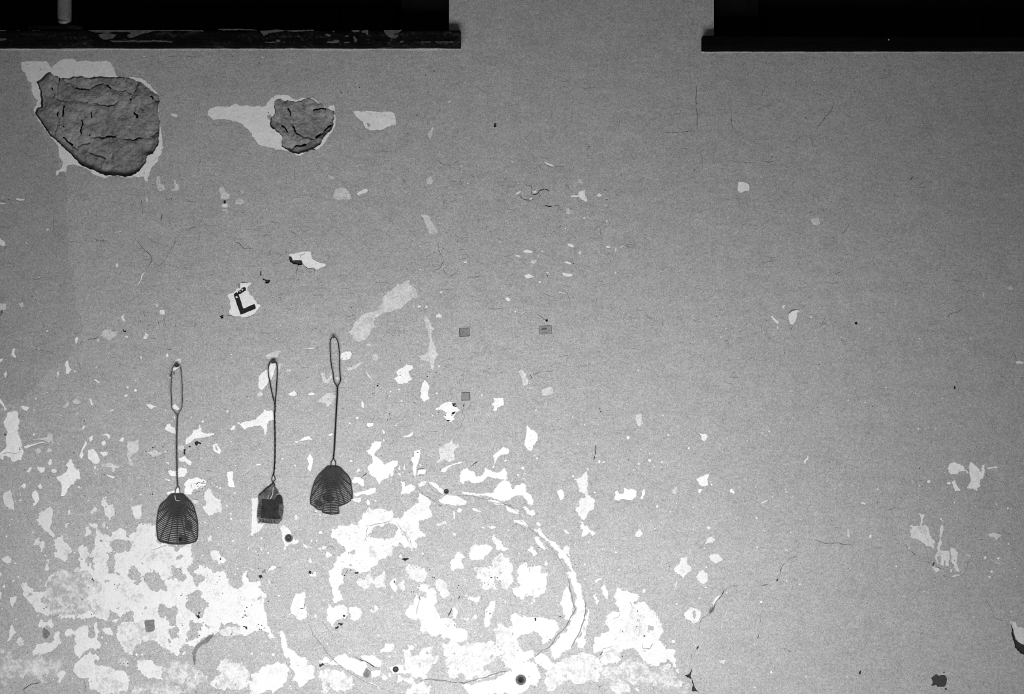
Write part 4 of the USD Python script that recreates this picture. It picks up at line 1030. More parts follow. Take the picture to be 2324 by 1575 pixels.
# the two hollows where the render has come away
for k in SH: SH[k] = [g for g in SH[k] if not g.is_empty and g.area > 0.05]

# fray the traced patches: a distance field on the wall's millimetre grid, disturbed by noise, and its contours taken again as shapes
from scipy import ndimage
PAD = 40; GW, GH = 2324 + 2 * PAD, 1575 + 2 * PAD
def smooth_noise(scale, seed):
    r = np.random.default_rng(seed); a = r.normal(0, 1, (int(GH / scale) + 6, int(GW / scale) + 6))
    b = ndimage.zoom(a, scale, order=3, grid_mode=False)[:GH, :GW]
    return b / b.std()
def raster(shapes):
    m = np.zeros((GH, GW), bool); amp = np.full((GH, GW), 0.15)
    for g in shapes:
        x0, y0, x1, y1 = g.bounds
        a, b, c, d = max(0, int(x0) + PAD - 1), max(0, int(y0) + PAD - 1), min(GW, int(x1) + PAD + 3), min(GH, int(y1) + PAD + 3)
        if c <= a or d <= b: continue
        X, Y = np.meshgrid(np.arange(a, c) - PAD + 0.01, np.arange(b, d) - PAD + 0.01)
        shapely.prepare(g); m[b:d, a:c] |= shapely.contains_xy(g, X, Y)
        e = 14; v = min(1.0, max(0.16, 2 * g.area / max(g.length, 1) / 24))
        sl = (slice(max(0, b - e), d + e), slice(max(0, a - e), c + e)); amp[sl] = np.maximum(amp[sl], v)
    return m, ndimage.gaussian_filter(amp, 6)
def contours(val, least=0.8, tol=0.13):
    val = val.copy(); val[0] = val[-1] = -1; val[:, 0] = val[:, -1] = -1; val[val == 0] = 1e-6
    h, w = val.shape; s = val > 0
    yy, xx = np.nonzero(s[:, :-1] != s[:, 1:]); t = val[yy, xx] / (val[yy, xx] - val[yy, xx + 1]); HX = np.zeros((h, w - 1)); HX[yy, xx] = xx + t
    yy, xx = np.nonzero(s[:-1] != s[1:]); t = val[yy, xx] / (val[yy, xx] - val[yy + 1, xx]); VY = np.zeros((h - 1, w)); VY[yy, xx] = yy + t
    code = s[:-1, :-1] * 1 + s[:-1, 1:] * 2 + s[1:, 1:] * 4 + s[1:, :-1] * 8
    yy, xx = np.nonzero((code > 0) & (code < 15)); c = code[yy, xx]
    P = {'t': np.stack([HX[yy, xx], yy.astype(float)], 1), 'b': np.stack([HX[yy + 1, xx] if True else 0, yy + 1.0], 1), 'l': np.stack([xx.astype(float), VY[yy, xx]], 1), 'r': np.stack([xx + 1.0, VY[yy, xx + 1]], 1)}
    table = {1: 'lt', 2: 'tr', 3: 'lr', 4: 'rb', 5: 'ltrb', 6: 'tb', 7: 'lb', 8: 'lb', 9: 'tb', 10: 'trlb', 11: 'rb', 12: 'lr', 13: 'tr', 14: 'lt'}
    seg = []
    for k, e in table.items():
        q = c == k
        for i in range(0, len(e), 2): seg.append(np.stack([P[e[i]][q], P[e[i + 1]][q]], 1))
    seg = np.concatenate(seg); seg = seg[np.abs(seg[:, 0] - seg[:, 1]).sum(1) > 0]
    out = []
    for g in shapely.get_parts(shapely.polygonize(shapely.linestrings(seg))):
        if g.area < least: continue
        p = g.representative_point()
        if ndimage.map_coordinates(val, [[p.y], [p.x]], order=1)[0] <= 0: continue
        g = affinity.translate(g, -PAD, -PAD).simplify(tol)
        out += [q for q in polys(g if g.is_valid else g.buffer(0)) if q.area >= least]
    return out
NZ = [smooth_noise(26, 1), smooth_noise(9, 2), smooth_noise(3.4, 3)]
gy, gx = np.mgrid[0:GH, 0:GW]
FOOT = 0.40 + 0.58 * np.clip((gy - PAD - 880) / 330, 0, 1)
def fray(shapes, cut_mask, k, c1=1.7, c2=1.7, c3=1.05, hi=6.5, lo=-13.0):
    m, amp = raster(shapes); m &= ~cut_mask
    d = np.where(m, ndimage.distance_transform_edt(m) - 0.5, 0.5 - ndimage.distance_transform_edt(~m))
    n = sum(c * np.roll(z, (k * 137, k * 211), (0, 1)) for c, z in zip((c1, c2, c3), NZ))
    return contours(np.clip(d, lo, hi) + amp * FOOT * n)
IM = raster(SH['i'])[0]
SH['w'] = fray(SH['W'] + SH['w'], IM, 0); SH['W'] = []
SH['w'] += off_patches
SH['m'] = fray(SH['m'], IM, 1, 2.2, 2.2, 1.3, 5.5)
SH['n'] = fray(SH['n'], IM, 2, 2.2, 2.2, 1.3, 5.5)
SH['g'] = fray(SH['g'], IM, 3, 1.7, 2.0, 1.4, 4.5)
SH['i'] = []
PLUGS = [(655.25, 1221.5, 6.4), (1182, 1543, 7.2), (1013, 1115.5, 5.4), (898, 1519, 6.6)]
broken = []
for g in SH['d']:
    x0, y0, x1, y1 = [int(round(b)) + PAD for b in g.buffer(4).bounds]
    if g.centroid.x > 1500 or g.centroid.y < 720 or x0 < 0 or y0 < 0 or x1 > GW or y1 > GH: broken.append(g); continue
    bits = [affinity.translate(q, x0, y0) for q in contours((NZ[2] + 0.7 * NZ[1] - 0.95)[y0:y1, x0:x1], 0.5)]
    broken += [q for q in polys(g.difference(unary_union(bits)) if bits else g) if q.area > 0.5]
SH['d'] = broken
def cluster(g, i):
    r = math.sqrt(g.area / math.pi)
    if r < 1.3: return [g]
    a = np.random.default_rng(700 + i); c = g.centroid
    return [blob(c.x + a.normal(0, 0.75 * r), c.y + a.normal(0, 0.75 * r), r * a.uniform(0.25, 0.75), 30000 + 10 * i + j) for j in range(int(3 + r))]
SH['k'] = [b for i, g in enumerate(SH['k']) for b in cluster(g, i)]
def pts_of(s, x0, y0, k): return [(x0 + float(a.split(',')[0]) / k, y0 + float(a.split(',')[1]) / k) for a in s.split()]
HOLLOW = [
    (rough(pts_of('345,610 370,570 430,590 480,615 560,610 640,605 700,615 790,605 935,608 1040,620 1120,650 1160,680 1200,720 1250,750 1262,800 1258,880 1272,960 1270,1040 1262,1100 1255,1150 1215,1215 1160,1240 1160,1290 1120,1340 1060,1390 1020,1400 860,1395 780,1370 700,1335 620,1300 600,1270 560,1220 500,1170 440,1110 400,1085 350,1010 310,940 275,900 290,860 330,850 320,790 318,740 310,690 290,650', 0, 0, 3.5), 1.6, 2.6, 801), 13.0,
     [pts_of(s, 0, 0, 3.5) for s in ('460,615 430,700 430,770 470,800 480,900 490,1010', '470,800 620,790 680,810 870,825 920,780', '480,620 560,680 700,690 790,630', '790,630 880,690 1000,720 1045,740 1020,780', '1050,720 1075,650', '430,880 430,1060', '690,870 715,930', '690,872 716,932', '1045,830 1060,940', '1047,830 1060,940', '640,940 620,1050', '690,1030 700,1080 870,1080 1050,1090 1180,1070', '1170,1070 1250,1020', '700,1210 810,1240', '701,1212 812,1242', '870,1200 870,1330', '600,1140 680,1130', '480,1080 540,1120 600,1180', '400,690 410,740 400,760', '1090,830 1110,860', '1180,760 1250,800')]),
    (rough(pts_of('785,440 830,430 860,445 960,460 1030,430 1090,445 1190,505 1250,530 1255,580 1245,640 1215,695 1170,740 1140,790 1085,825 1030,850 980,870 920,860 870,830 840,810 845,730 800,690 755,665 750,590 790,540 780,490', 400, 100, 3.5), 1.6, 2.6, 802), 8.0,
     [pts_of(s, 400, 100, 3.5) for s in ('850,460 900,530 915,640 940,700', '851,460 901,530 916,640 941,700', '940,700 1020,720 1100,745 1130,720 1190,660 1235,590', '941,702 1020,723 1100,747 1131,722 1190,662 1235,592', '1100,745 1085,790', '1150,500 1170,510 1180,560', '890,820 1050,780', '800,620 870,690', '1000,460 1000,490', '1090,510 1160,500')]),
]
hollows = unary_union([h[0] for h in HOLLOW])

# ---------------------------------------------------------------- windows' openings, in wall pixels (beyond the frame too)
WIN = [dict(x0=-640, x1=1019, sill=(-668, 1046), top=75, foot=109.5), dict(x0=1620, x1=3160, sill=(1592, 3188), top=86, foot=116.5)]
openings = unary_union([box(w['x0'], -900, w['x1'], w['top'] + 12) for w in WIN])
WALL = box(-1100, -1100, 3500, 1825)

# ---------------------------------------------------------------- the wall: a dark core, bare patches of the lime plaster, and over them the grey limewash with every flake cut out of it
wall = thing('wall_back', 'flaking grey limewashed plaster wall', kind='structure')
core = WALL.difference(openings).difference(hollows)
obj('plaster_core', plate(core, 4.0, 45.0), M['core'], wall)
cuts = unary_union([Point(x, y).buffer(r) for x, y, r in PLUGS] + SH['d'] + SH['k'] + SH['c'] + hairs)
bare = unary_union(SH['W'] + SH['w'] + SH['m'] + SH['n'] + SH['g'] + SH['t'] + SH['s'] + SH['h'] + SH['l'])
film = WALL.difference(openings).difference(hollows).difference(bare).difference(cuts)
DARK_COAT = rough([(-1100, 112), (45, 112), (62, 200), (80, 262), (112, 330), (138, 386), (150, 402), (152, 540), (166, 640), (188, 740), (178, 795), (120, 835), (60, 900), (-20, 935), (-1100, 960)], 4.0, 3, 66)  # left strip of the coat, drawn in a darker grey
dark_coat = film.intersection(DARK_COAT); film = film.difference(DARK_COAT)
obj('darker_paint_coat', plate(dark_coat, 0.0, 0.9), M['paint_darker'], wall, 'slightly darker strip of limewash at the left edge')
coat = sorted(polys(film), key=lambda p: -p.area)
obj('paint_coat', plate(coat[0], 0.0, 0.9), M['paint'], wall, 'grey limewash coat with frayed flaked edges')
left = [p for p in coat[1:] if p.area > 3]
big = [p for p in left if p.area >= 90][:295]
for p in big: obj('paint_island', plate(p, 0.0, 0.9), M['paint'], wall)
small = [p for p in left if p.area < 90]
if small: obj('paint_crumb', plate(MultiPolygon(small), 0.0, 0.9), M['paint'], wall, kind='stuff')

everything = unary_union([cuts, hollows, openings])
shapely.prepare(everything)
def lay(shapes, name, mat, front, label=None, most=295):
    got = []
    for g in polys(unary_union([g.buffer(0.7) for g in shapes])):
        q = g
        if everything.intersects(q): q = q.difference(everything)
        if not q.is_empty: got.append(q)
    got.sort(key=lambda g: -g.area)
    keep = [g for g in got[:most] if g.area > 30]
    for g in keep:
        m = plate(g, front, front + 0.6)
        if m is not None: obj(name, m, mat, wall)
    rest = [p for g in got[len(keep):] for p in polys(g)]
    if rest: obj(name.replace('_patch', '_fleck'), plate(unary_union(rest), front, front + 0.6), mat, wall, kind='stuff')
lay(SH['W'], 'brightened_patch', M['white_bright'], 1.2)
low_w = [g for g in SH['w'] if g.centroid.y > 1130]; high_w = [g for g in SH['w'] if g.centroid.y <= 1130]  # split by height between dimmed and brightened copies of one plaster
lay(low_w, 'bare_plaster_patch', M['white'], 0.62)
lay(high_w, 'brightened_plaster_patch', M['white_bright'], 0.66)
lay(SH['n'], 'stained_plaster_patch', M['stained'], 0.57)
lay(SH['m'], 'half_worn_patch', M['worn'], 0.52)
lay(SH['g'], 'rubbed_patch', M['scuff'], 0.47)
lay(SH['t'], 'mortar_shade_patch', M['mortar'], 0.40)  # one of these is shadow drawn in colour beside the painted letter
obj('plaster_fleck', plate(unary_union(SH['s']).difference(everything), 0.60, 1.1), M['white_bright'], wall, kind='stuff')
obj('scratch', plate(unary_union(SH['h']).difference(everything), 0.43, 1.0), M['white_bright'], wall, 'thin white scratches', kind='stuff')
for g in SH['l']:
    m = plate(g.difference(everything), 0.36, 0.9)
    if m is not None: obj('groove', m, M['groove'] if 'groove' in M else M['mortar'], wall)

# floors of the hollows: rough bare render, creased, a finger's width below the face
for g, depth, creases in HOLLOW:
    x0, y0, x1, y1 = g.buffer(5).bounds; st = 0.85
    xs, ys = np.arange(x0, x1, st), np.arange(y0, y1, st); X, Y = np.meshgrid(xs, ys)
    inside = shapely.contains_xy(g.buffer(4.5), X, Y)
    P = np.stack([X, Y, 0 * X], -1)
    D = depth + 9 * (meshkit.fbm(P / 55, 4, 5) - 0.5) + 4.2 * (meshkit.fbm(P / 12, 4, 9) - 0.5)
    edge = shapely.distance(shapely.points(X, Y), g.exterior)
    D -= 4.5 * np.exp(-(edge / 16) ** 2) * np.clip((meshkit.noise(P / 40, 21) - 0.35) * 2.5, 0, 1)
    lines = shapely.MultiLineString([LineString(np.asarray(c) + 1.2 * np.sin(np.asarray(c)[:, ::-1] * 0.7)).segmentize(3) for c in creases])
    jit = 12.0 * (np.stack([meshkit.fbm(P / 14, 3, 31), meshkit.fbm(P / 14, 3, 32)], -1) - 0.5)
    dl = shapely.distance(shapely.points(X + jit[..., 0], Y + jit[..., 1]), lines)
    D += (0.5 + 9.0 * np.clip(meshkit.noise(P / 22, 12) - 0.25, 0, 1)) * np.exp(-(dl / 1.6) ** 2) + 1.6 * np.exp(-(dl / 7) ** 2)
    D = np.minimum(D, 43)
    inside &= ~((dl < 0.95) & (meshkit.noise(P / 16, 55) > 0.66))
    idx = -np.ones(X.shape, int); idx[inside] = np.arange(inside.sum())
    v = np.stack([(X[inside] - 1162) / 1000, D[inside] / 1000, TOP_Z - Y[inside] / 1000], 1)
    a, b, c, d = idx[:-1, :-1], idx[:-1, 1:], idx[1:, 1:], idx[1:, :-1]
    ok = (np.minimum(np.minimum(a, b), np.minimum(c, d)) >= 0)
    f = np.vstack([np.stack([a[ok], d[ok], c[ok]], 1), np.stack([a[ok], c[ok], b[ok]], 1)])
    obj('hollow_bed', (v, f), M['masonry'], wall, 'rough bare grey render inside a broken hollow', smooth=True)

obj('hollow_back', plate(unary_union([h[0].buffer(8) for h in HOLLOW]), 43.5, 44.5), M['core'], wall)

# black painted letter on its white patch, worn at the head
def px(s, x0, y0, k): return Polygon(pts_of(s, x0, y0, k)).buffer(0)
L = px('435,545 490,495 520,470 550,500 570,495 575,460 610,425 670,385 690,350 730,325 790,310 825,335 830,380 825,420 740,470 660,525 590,545 615,610 640,690 680,800 705,905 745,1000 800,998 900,945 1000,900 1090,865 1115,870 1140,930 1150,985 1140,1010 1000,1070 850,1130 740,1180 655,1200 600,1040 540,880 490,720 450,610', 500, 630, 14.32)
for s in ('620,440 660,432 652,465 625,465', '690,380 728,362 738,398 712,432 692,410', '490,622 540,600 556,640 575,612 572,650 505,668'):
    L = L.difference(px(s, 500, 630, 14.32).buffer(0.15))
obj('painted_letter', plate(L, 0.36, 0.75), M['ink'], wall, 'slanted black painted letter L on a white bare patch')
splat = rough(pts_of('1480,1425 1500,1415 1510,1395 1530,1395 1545,1410 1580,1400 1600,1400 1625,1430 1625,1460 1610,1500 1590,1510 1540,1505 1520,1490 1500,1505 1480,1500 1500,1470', 1743, 1181, 4), 0.9, 2, 5)
splat = unary_union([splat, Point(1743 + 1615 / 4, 1181 + 1530 / 4).buffer(2.4), Point(1743 + 1597 / 4, 1181 + 1380 / 4).buffer(1.8)])
obj('stain', plate(splat, -0.15, 0.3), M['stain'], wall, 'ragged black stain near the lower right corner')

# ---------------------------------------------------------------- floor
obj('floor', bx(-2.3, 2.4, -4.2, 0.06, -0.1, 0.0), M['floor'], None, 'plain cement floor below the wall', kind='structure')

# ---------------------------------------------------------------- the two windows: dark sills, frames and closed shutters
def wx(p): return (p - 1162) / 1000
def wz(p): return TOP_Z - p / 1000
def sill_mesh(x0, x1, ztop, zfoot, proud):
    n = 260; xs = np.linspace(x0, x1, n)
    prof = [(0.075, ztop), (-proud + 0.006, ztop), (-proud + 0.0015, ztop - 0.002), (-proud, ztop - 0.006), (-proud, zfoot + 0.0065), (-proud + 0.003, zfoot + 0.006), (-proud + 0.004, zfoot), (0.075, zfoot)]
    v = []
    for i, x in enumerate(xs):
        for k, (y, z) in enumerate(prof):
            p = np.array([[x * 28, k * 0.9, 1.0]])
            a = float(meshkit.fbm(p, 3, 4)[0] - 0.5)
            v.append((x, y + (0.004 * a if 0 < k < 7 else 0), z + 0.0035 * a * (k in (0, 1, 2, 3, 6, 7))))
    m, f = len(prof), []
    for i in range(n - 1):
        for k in range(m):
            a, b = i * m + k, i * m + (k + 1) % m
            f += [[a, a + m, b], [b, a + m, b + m]]
    for i in (0, n - 1):
        for k in range(1, m - 1): f.append([i * m, i * m + k, i * m + k + 1] if i == 0 else [i * m, i * m + k + 1, i * m + k])
    return trimesh.Trimesh(v, f, process=False)

for wi, w in enumerate(WIN):
    lab = 'dark shuttered window at the left with a weathered peeling sill' if wi == 0 else 'dark shuttered window at the right with a plain black sill'
    t = UsdGeom.Xform.Define(stage, f'/World/window_{wi + 1}'); t.AddTranslateOp().Set(Gf.Vec3d(wx(w['x0']), 0.0, wz(w['top']))); t = tag(t.GetPrim(), lab, kind='structure')
    zt = wz(-900)
    sill = obj('sill', sill_mesh(wx(w['sill'][0]), wx(w['sill'][1]), wz(w['top'] + (0 if wi == 0 else 1)), wz(w['foot']), 0.024), M['sill' if wi == 0 else 'wood'], t, 'weathered dark sill' if wi == 0 else 'black sill')
    n = 420; xs = np.linspace(w['sill'][0], w['sill'][1], n); q = np.stack([xs / 30, 0 * xs, 0 * xs + wi], 1)
    rr = 1.2 + 2.6 * meshkit.fbm(q, 3, 14)
    obj('plaster_lip', tube(np.stack([wx(xs), 0.0006 + 0 * xs, TOP_Z - (w['foot'] + 1.2 + 1.6 * meshkit.fbm(q + 9, 3, 2)) / 1000], 1), rr / 1000, 8), M['paint'], t, 'thin lip of limewash under the sill', smooth=True)
    edge_stile = (905, 1018.3) if wi == 0 else (1620.5, 1732)
    far_stile = (-640, -530) if wi == 0 else (3048, 3160)
    for a, b in (edge_stile, far_stile):
        obj('frame_stile', round_box(wx(a), wx(b), 0.040, 0.085, wz(w['top']) + 0.0005, zt, 0.003), M['stile'], t)
    obj('frame_head', round_box(wx(far_stile[1] if wi == 0 else edge_stile[1]) , wx(edge_stile[0] if wi == 0 else far_stile[0]), 0.040, 0.085, zt - 0.11, zt, 0.003), M['stile'], t)
    lo, hi = (far_stile[1], edge_stile[0]) if wi == 0 else (edge_stile[1], far_stile[0])
    seams = [lo, -235, 30, 291, 560, 760, hi] if wi == 0 else [lo, 1990, 2260, 2530, 2800, hi]
    for a, b in zip(seams[:-1], seams[1:]):
        obj('shutter_board', round_box(wx(a) + 0.0012, wx(b) - 0.0012, 0.062, 0.082, wz(w['top']) + 0.001, zt - 0.11, 0.002), M['shutter'], t)
    obj('shutter_backing', bx(wx(lo) - 0.01, wx(hi) + 0.01, 0.0825, 0.092, wz(w['top']), zt), M['shutter'], t)
    if wi == 0:
        # painted highlight along the jamb arris, pale paint left on the sill
        obj('arris_highlight', tube([[wx(1017.0) + 0.0007 * math.sin(z * 90), 0.0385, z] for z in np.linspace(wz(54), wz(-200), 24)], 0.0008, 6), M['edge'], t, 'thin pale highlight along the frame edge')
        front = -0.0245
        rem = ['1000,355 1030,346 1060,358 1060,374 1030,376', '1015,420 1070,420 1100,405 1140,408 1135,432 1080,438 1020,434', '1170,424 1235,420 1235,432 1175,432', '1265,372 1285,368 1290,390 1305,405 1300,428 1275,430 1280,400', '1550,318 1620,312 1722,312 1690,335 1640,352 1665,360 1690,348 1695,372 1655,395 1600,378', '545,412 560,398 590,405 588,424 550,424', '1245,320 1330,312 1330,330 1270,334', '1340,318 1410,312 1408,360 1390,362 1380,335 1350,345', '395,322 560,312 640,318 560,332 480,338 430,372 420,345', '640,318 900,312 905,320 760,326 690,332', '440,425 540,422 545,430 445,434', '1900,424 2000,424 2000,430 1900,430', '2030,424 2200,422 2200,430 2040,431', '1195,366 1220,366 1218,376 1196,374', '1070,330 1095,318 1090,335', '0,308 60,306 120,304 300,308 380,318 200,314 60,318', '1700,418 1735,416 1730,428 1705,430', '455,390 470,388 468,398', '745,366 765,368 755,378']
        for s in rem:
            g = rough(pts_of(s, 500, 0, 4.15), 0.7, 2, len(s))
            m = plate(g, -24.9, -23.2)
            if m is not None: obj('paint_remnant', m, M['remnant'], sill)
        for s in ('735,262 900,262 930,270 1000,262 1120,264 1180,262 1300,266 1400,262 1480,262 1640,268 1640,276 1480,270 1250,272 1150,300 1110,320 1060,326 1040,305 1080,290 1050,280 960,276 870,290 800,286', '900,352 1120,348 1280,346 1400,352 1400,360 1250,358 1060,360 930,362', '820,300 900,290 960,300 930,330 860,340 820,320', '0,335 80,328 100,340 60,348 0,346', '0,262 130,255 240,258 240,264 100,266 0,272', '280,258 390,258 390,266 300,266'):
            g = rough(pts_of(s, 0, 0, 3.5), 0.8, 2, len(s)).intersection(box(-600, 76, 1040, 108))
            m = plate(g, -24.9, -23.2)
            if m is not None: obj('paint_remnant', m, M['remnant'], sill)
        # the pale bolt with its tapered foot, over a small catch plate on the sill
        yb = -0.006; c = W(146.5, 0, yb)[0]
        zs = [W(0, p, yb)[2] for p in (-700, 40, 45, 52, 57, 61, 63)]; rs = [0.0150, 0.0148, 0.0142, 0.0137, 0.0095, 0.0035, 0.0004]
        obj('bolt_rod', tube([[c + (0.002 if k > 1 else 0) * (k - 1) * 0.4, yb, z] for k, z in enumerate(zs)], rs, 28), M['bolt'], t, 'pale upright bolt rod with a tapered foot', smooth=40)
        obj('bolt_highlight', tube([[c + 0.0135 * math.cos(a), yb - 0.0145 * abs(math.sin(a)) * 1.0, zs[2] - 0.003 - 0.004 * math.sin(a)] for a in np.linspace(0.15, math.pi - 0.15, 20)], 0.0011, 6), M['remnant'], t, 'small bright highlight band near the rod foot')  # half ring painted as the highlight band of the rod
        obj('catch_plate', cat([round_box(W(82, 0, 0.02)[0], W(204, 0, 0.02)[0], -0.020, 0.022, W(0, 74.0, 0.0)[2], W(0, 64.0, 0.0)[2], 0.0015)]), M['sill'], t, 'small dark catch plate on the sill')
    else:
        obj('nail_head', trimesh.creation.icosphere(2, 0.0016, ).apply_translation(W(2017, 90, -0.0245)), M['wire_bright'], t, 'tiny bright nail head')

# ---------------------------------------------------------------- fly swatters, each hanging from its own nail
def px3(pts, yfun):
    return np.array([W(x, y, yfun(y)) for x, y in pts])

def twisted(center, r, turns_per_px, yfun, off):
    """Two wires wound round one another along a line of pixels."""
    c = smooth_path(center, 1.2); s = np.concatenate([[0], np.cumsum(np.linalg.norm(np.diff(c, axis=0), axis=1))]); out = []
    t = np.gradient(c, axis=0); t /= np.linalg.norm(t, axis=1, keepdims=True); nn = np.stack([-t[:, 1], t[:, 0]], 1)
    for ph in (0, math.pi):
        a = s * turns_per_px * 2 * math.pi + ph
        q = c + nn * (off * np.cos(a))[:, None]
        P = np.array([W(x, y, yfun(y) + off * math.sin(k) / 1000) for (x, y), k in zip(q, a)])
        out.append(tube(P, r / 1000, 7))
    return cat(out)

def wire(pts, r, yfun, step=1.5):
    return tube(px3(smooth_path(pts, step), yfun), r / 1000, 8)

def nail(x, y, r, tip, lab, w=1.0):
    p = W(x, y, -0.006); t = thing('nail', lab, 'nail', W(x, y, 0.0))
    obj('head', disc(r / 1000, 0.0018, 20).apply_scale([w, 1, 1]).apply_translation(W(x, y, tip)), M['iron'], t, smooth=40)
    sh = trimesh.creation.cylinder(0.0013, 0.018 - tip, sections=12); sh.apply_transform(trimesh.transformations.rotation_matrix(math.pi / 2, [1, 0, 0]))
    obj('shank', sh.apply_translation(W(x, y, 0) + np.array([0, (0.018 + tip) / 2, 0])), M['iron'], t, smooth=40)
    return t

def fan_net(outline, focus, r0, r1, pitch, spokes, filled, yfun, solid_to, thick=1.3):
    """A moulded fan of ribs and cross-bars: the outline less the slits between concentric bars and spokes."""
    g = Polygon(outline).buffer(0); inner = g.buffer(-1.5); fx, fy = focus; slits = []
    angs = sorted(spokes)
    bounds = [angs[0] - 0.6] + angs + [angs[-1] + 0.6]
    R = r0
    while R < r1:
        open_ = 0.62 * pitch * min(1.0, 0.30 + max(0.0, R - solid_to) / 45)
        for a, b in zip(bounds[:-1], bounds[1:]):
            e = 0.85 / R
            if b - a < 3 * e: continue
            th = np.linspace(a + e, b - e, 9)
            o = np.stack([fx + (R + open_ / 2) * np.cos(th), fy + (R + open_ / 2) * np.sin(th)], 1)
            i = np.stack([fx + (R - open_ / 2) * np.cos(th[::-1]), fy + (R - open_ / 2) * np.sin(th[::-1])], 1)
            slits.append(Polygon(np.vstack([o, i])))
        R += pitch
    cut = unary_union(slits).intersection(inner)
    for f in filled:
        fz = rough(f, 1.2, 2, 3); cut = cut.difference(fz).union(cut.intersection(fz).buffer(-0.62))
    g = g.difference(cut)
    out = []
    for p in polys(g):
        m = trimesh.creation.extrude_polygon(p, thick / 1000, engine='earcut'); v = np.array(m.vertices)
        out.append(trimesh.Trimesh(np.array([W(x, y, yfun(y) + z) for x, y, z in v]), m.faces, process=False))
    return cat(out)

def z(s, x0, y0, k): return pts_of(s, x0, y0, k)

# left swatter
yA = lambda y: -0.0065 + 0.0040 * min(1, max(0, (y - 826) / 410))
nail(401.2, 829.0, 4.6, -0.0095, 'dark nail holding the leftmost fly swatter', 1.15)
A = thing('fly_swatter', 'leftmost fly swatter with a rusted wire handle and a wide square-footed fan net', 'fly swatter', W(401, 826, -0.0065))
obj('handle_loop', wire([(402.9, 943), (395.5, 934), (390.5, 927.6), (389.5, 918), (388.6, 895), (388, 881), (389.3, 862), (390.3, 843), (392.6, 832.4), (396.5, 827.3), (401.2, 825.6), (406.4, 828), (410, 835.5), (411.4, 848), (412.9, 866.7), (413.8, 881), (413.4, 895), (413.9, 909), (412, 927), (407.2, 935.5), (403.3, 943)], 0.9, yA), M['wire_rust'], A, smooth=True)
obj('handle', twisted([(403, 942), (402, 963), (401, 993), (400.9, 1030), (401.5, 1054), (402, 1085), (403.4, 1104)], 0.95, 1 / 9, yA, 0.95), M['wire_rust'], A, 'twisted rusted wire handle', smooth=True)
obj('wire_fork', cat([wire([(403.4, 1103), (399.4, 1109.5), (397.6, 1116), (397, 1124)], 0.9, yA), wire([(403.4, 1103), (407, 1108), (408.2, 1113), (408, 1124)], 0.9, yA)]), M['wire_rust'], A, smooth=True)
outA = z('460,285 500,280 600,282 700,280 745,288 800,340 860,400 900,440 940,490 985,560 1015,650 1040,740 1065,840 1080,920 1090,1060 1090,1180 1085,1290 1075,1340 1050,1390 1010,1415 930,1440 860,1455 740,1468 600,1470 500,1465 390,1450 290,1432 210,1410 175,1390 150,1365 135,1320 128,1250 115,1120 110,1000 118,900 130,800 145,710 165,630 200,545 260,485 330,425 400,345', 345, 1095, 10.5)
fA = (345 + 605 / 10.5, 1095 + 440 / 10.5)
def ang(f, s, x0, y0, k): return [math.atan2(y - f[1], x - f[0]) for x, y in z(s, x0, y0, k)]
netA = obj('fan_net', fan_net(outA, fA, 16, 110, 4.1, ang(fA, '600,1470 385,1430 185,1370 110,1000 150,720 830,1440 1030,1340 1085,980 1040,740', 345, 1095, 10.5), [z('770,1090 800,900 900,900 960,1010 930,1150 820,1150', 345, 1095, 10.5), z('640,1250 780,1260 850,1300 860,1430 740,1450 640,1440', 345, 1095, 10.5)], lambda y: yA(y) - 0.0002, 20), M['net'], A, 'dark fan of fine ribs and cross-bars')
obj('net_rim', tube(px3(smooth_path(outA + outA[:1], 2.0)[:-1], lambda y: yA(y) + 0.0004), 0.0011, 7, closed=True), M['net'], netA, smooth=True)
obj('wire_stitch', wire(z('545,305 552,370 565,410 600,432 650,422', 345, 1095, 10.5), 0.85, lambda y: yA(y) - 0.0012), M['wire_bright'], netA, 'short bright bare wire hook', smooth=True)
obj('knot', cat([trimesh.creation.icosphere(2, 0.0030).apply_scale([1.35, 0.55, 0.62]).apply_translation(W(345 + 672 / 10.5, 1095 + k / 10.5, yA(1224) - 0.0012)) for k in (1342, 1380)]), M['ink'], netA, 'small black knot at the net foot', smooth=True)

# middle swatter
yC = lambda y: -0.0060 + 0.0030 * min(1, max(0, (y - 818) / 370))
nail(620.3, 820.8, 3.6, -0.0095, 'dark nail holding the middle fly swatter', 1.9)
C = thing('fly_swatter', 'middle fly swatter with a plain black wire handle and a leather flap', 'fly swatter', W(620, 819, -0.006))
obj('handle_loop', wire([(624.3, 921), (617.6, 893), (612.4, 866.7), (609.2, 849.5), (608.6, 838), (610.3, 828.3), (613.8, 821), (620.3, 818.4), (626.5, 821.4), (628.9, 830.5), (629.2, 847.6), (628, 871.4), (626.7, 890.5), (624.6, 915), (624.2, 921)], 1.15, yC), M['wire'], C, smooth=True)
obj('handle', twisted([(624.2, 920), (624, 931), (623, 941), (623.4, 963), (624, 993), (623.8, 1039), (622, 1068), (620.4, 1078)], 1.05, 1 / 26, yC, 0.75), M['wire'], C, 'long plain black wire handle', smooth=True)
obj('wire_eye', wire([(620.4, 1077), (618.3, 1081.5), (616.5, 1087.2), (617.6, 1091.5), (619.9, 1094.8), (622.6, 1098), (623.9, 1102), (622.3, 1104.6), (620, 1103)], 0.85, yC), M['wire'], C, smooth=True)
obj('wire_eye', wire([(620.4, 1077), (623, 1082), (624.7, 1087.2), (623, 1091.5), (619.9, 1095), (617.4, 1099)], 0.85, yC), M['wire'], C, smooth=True)
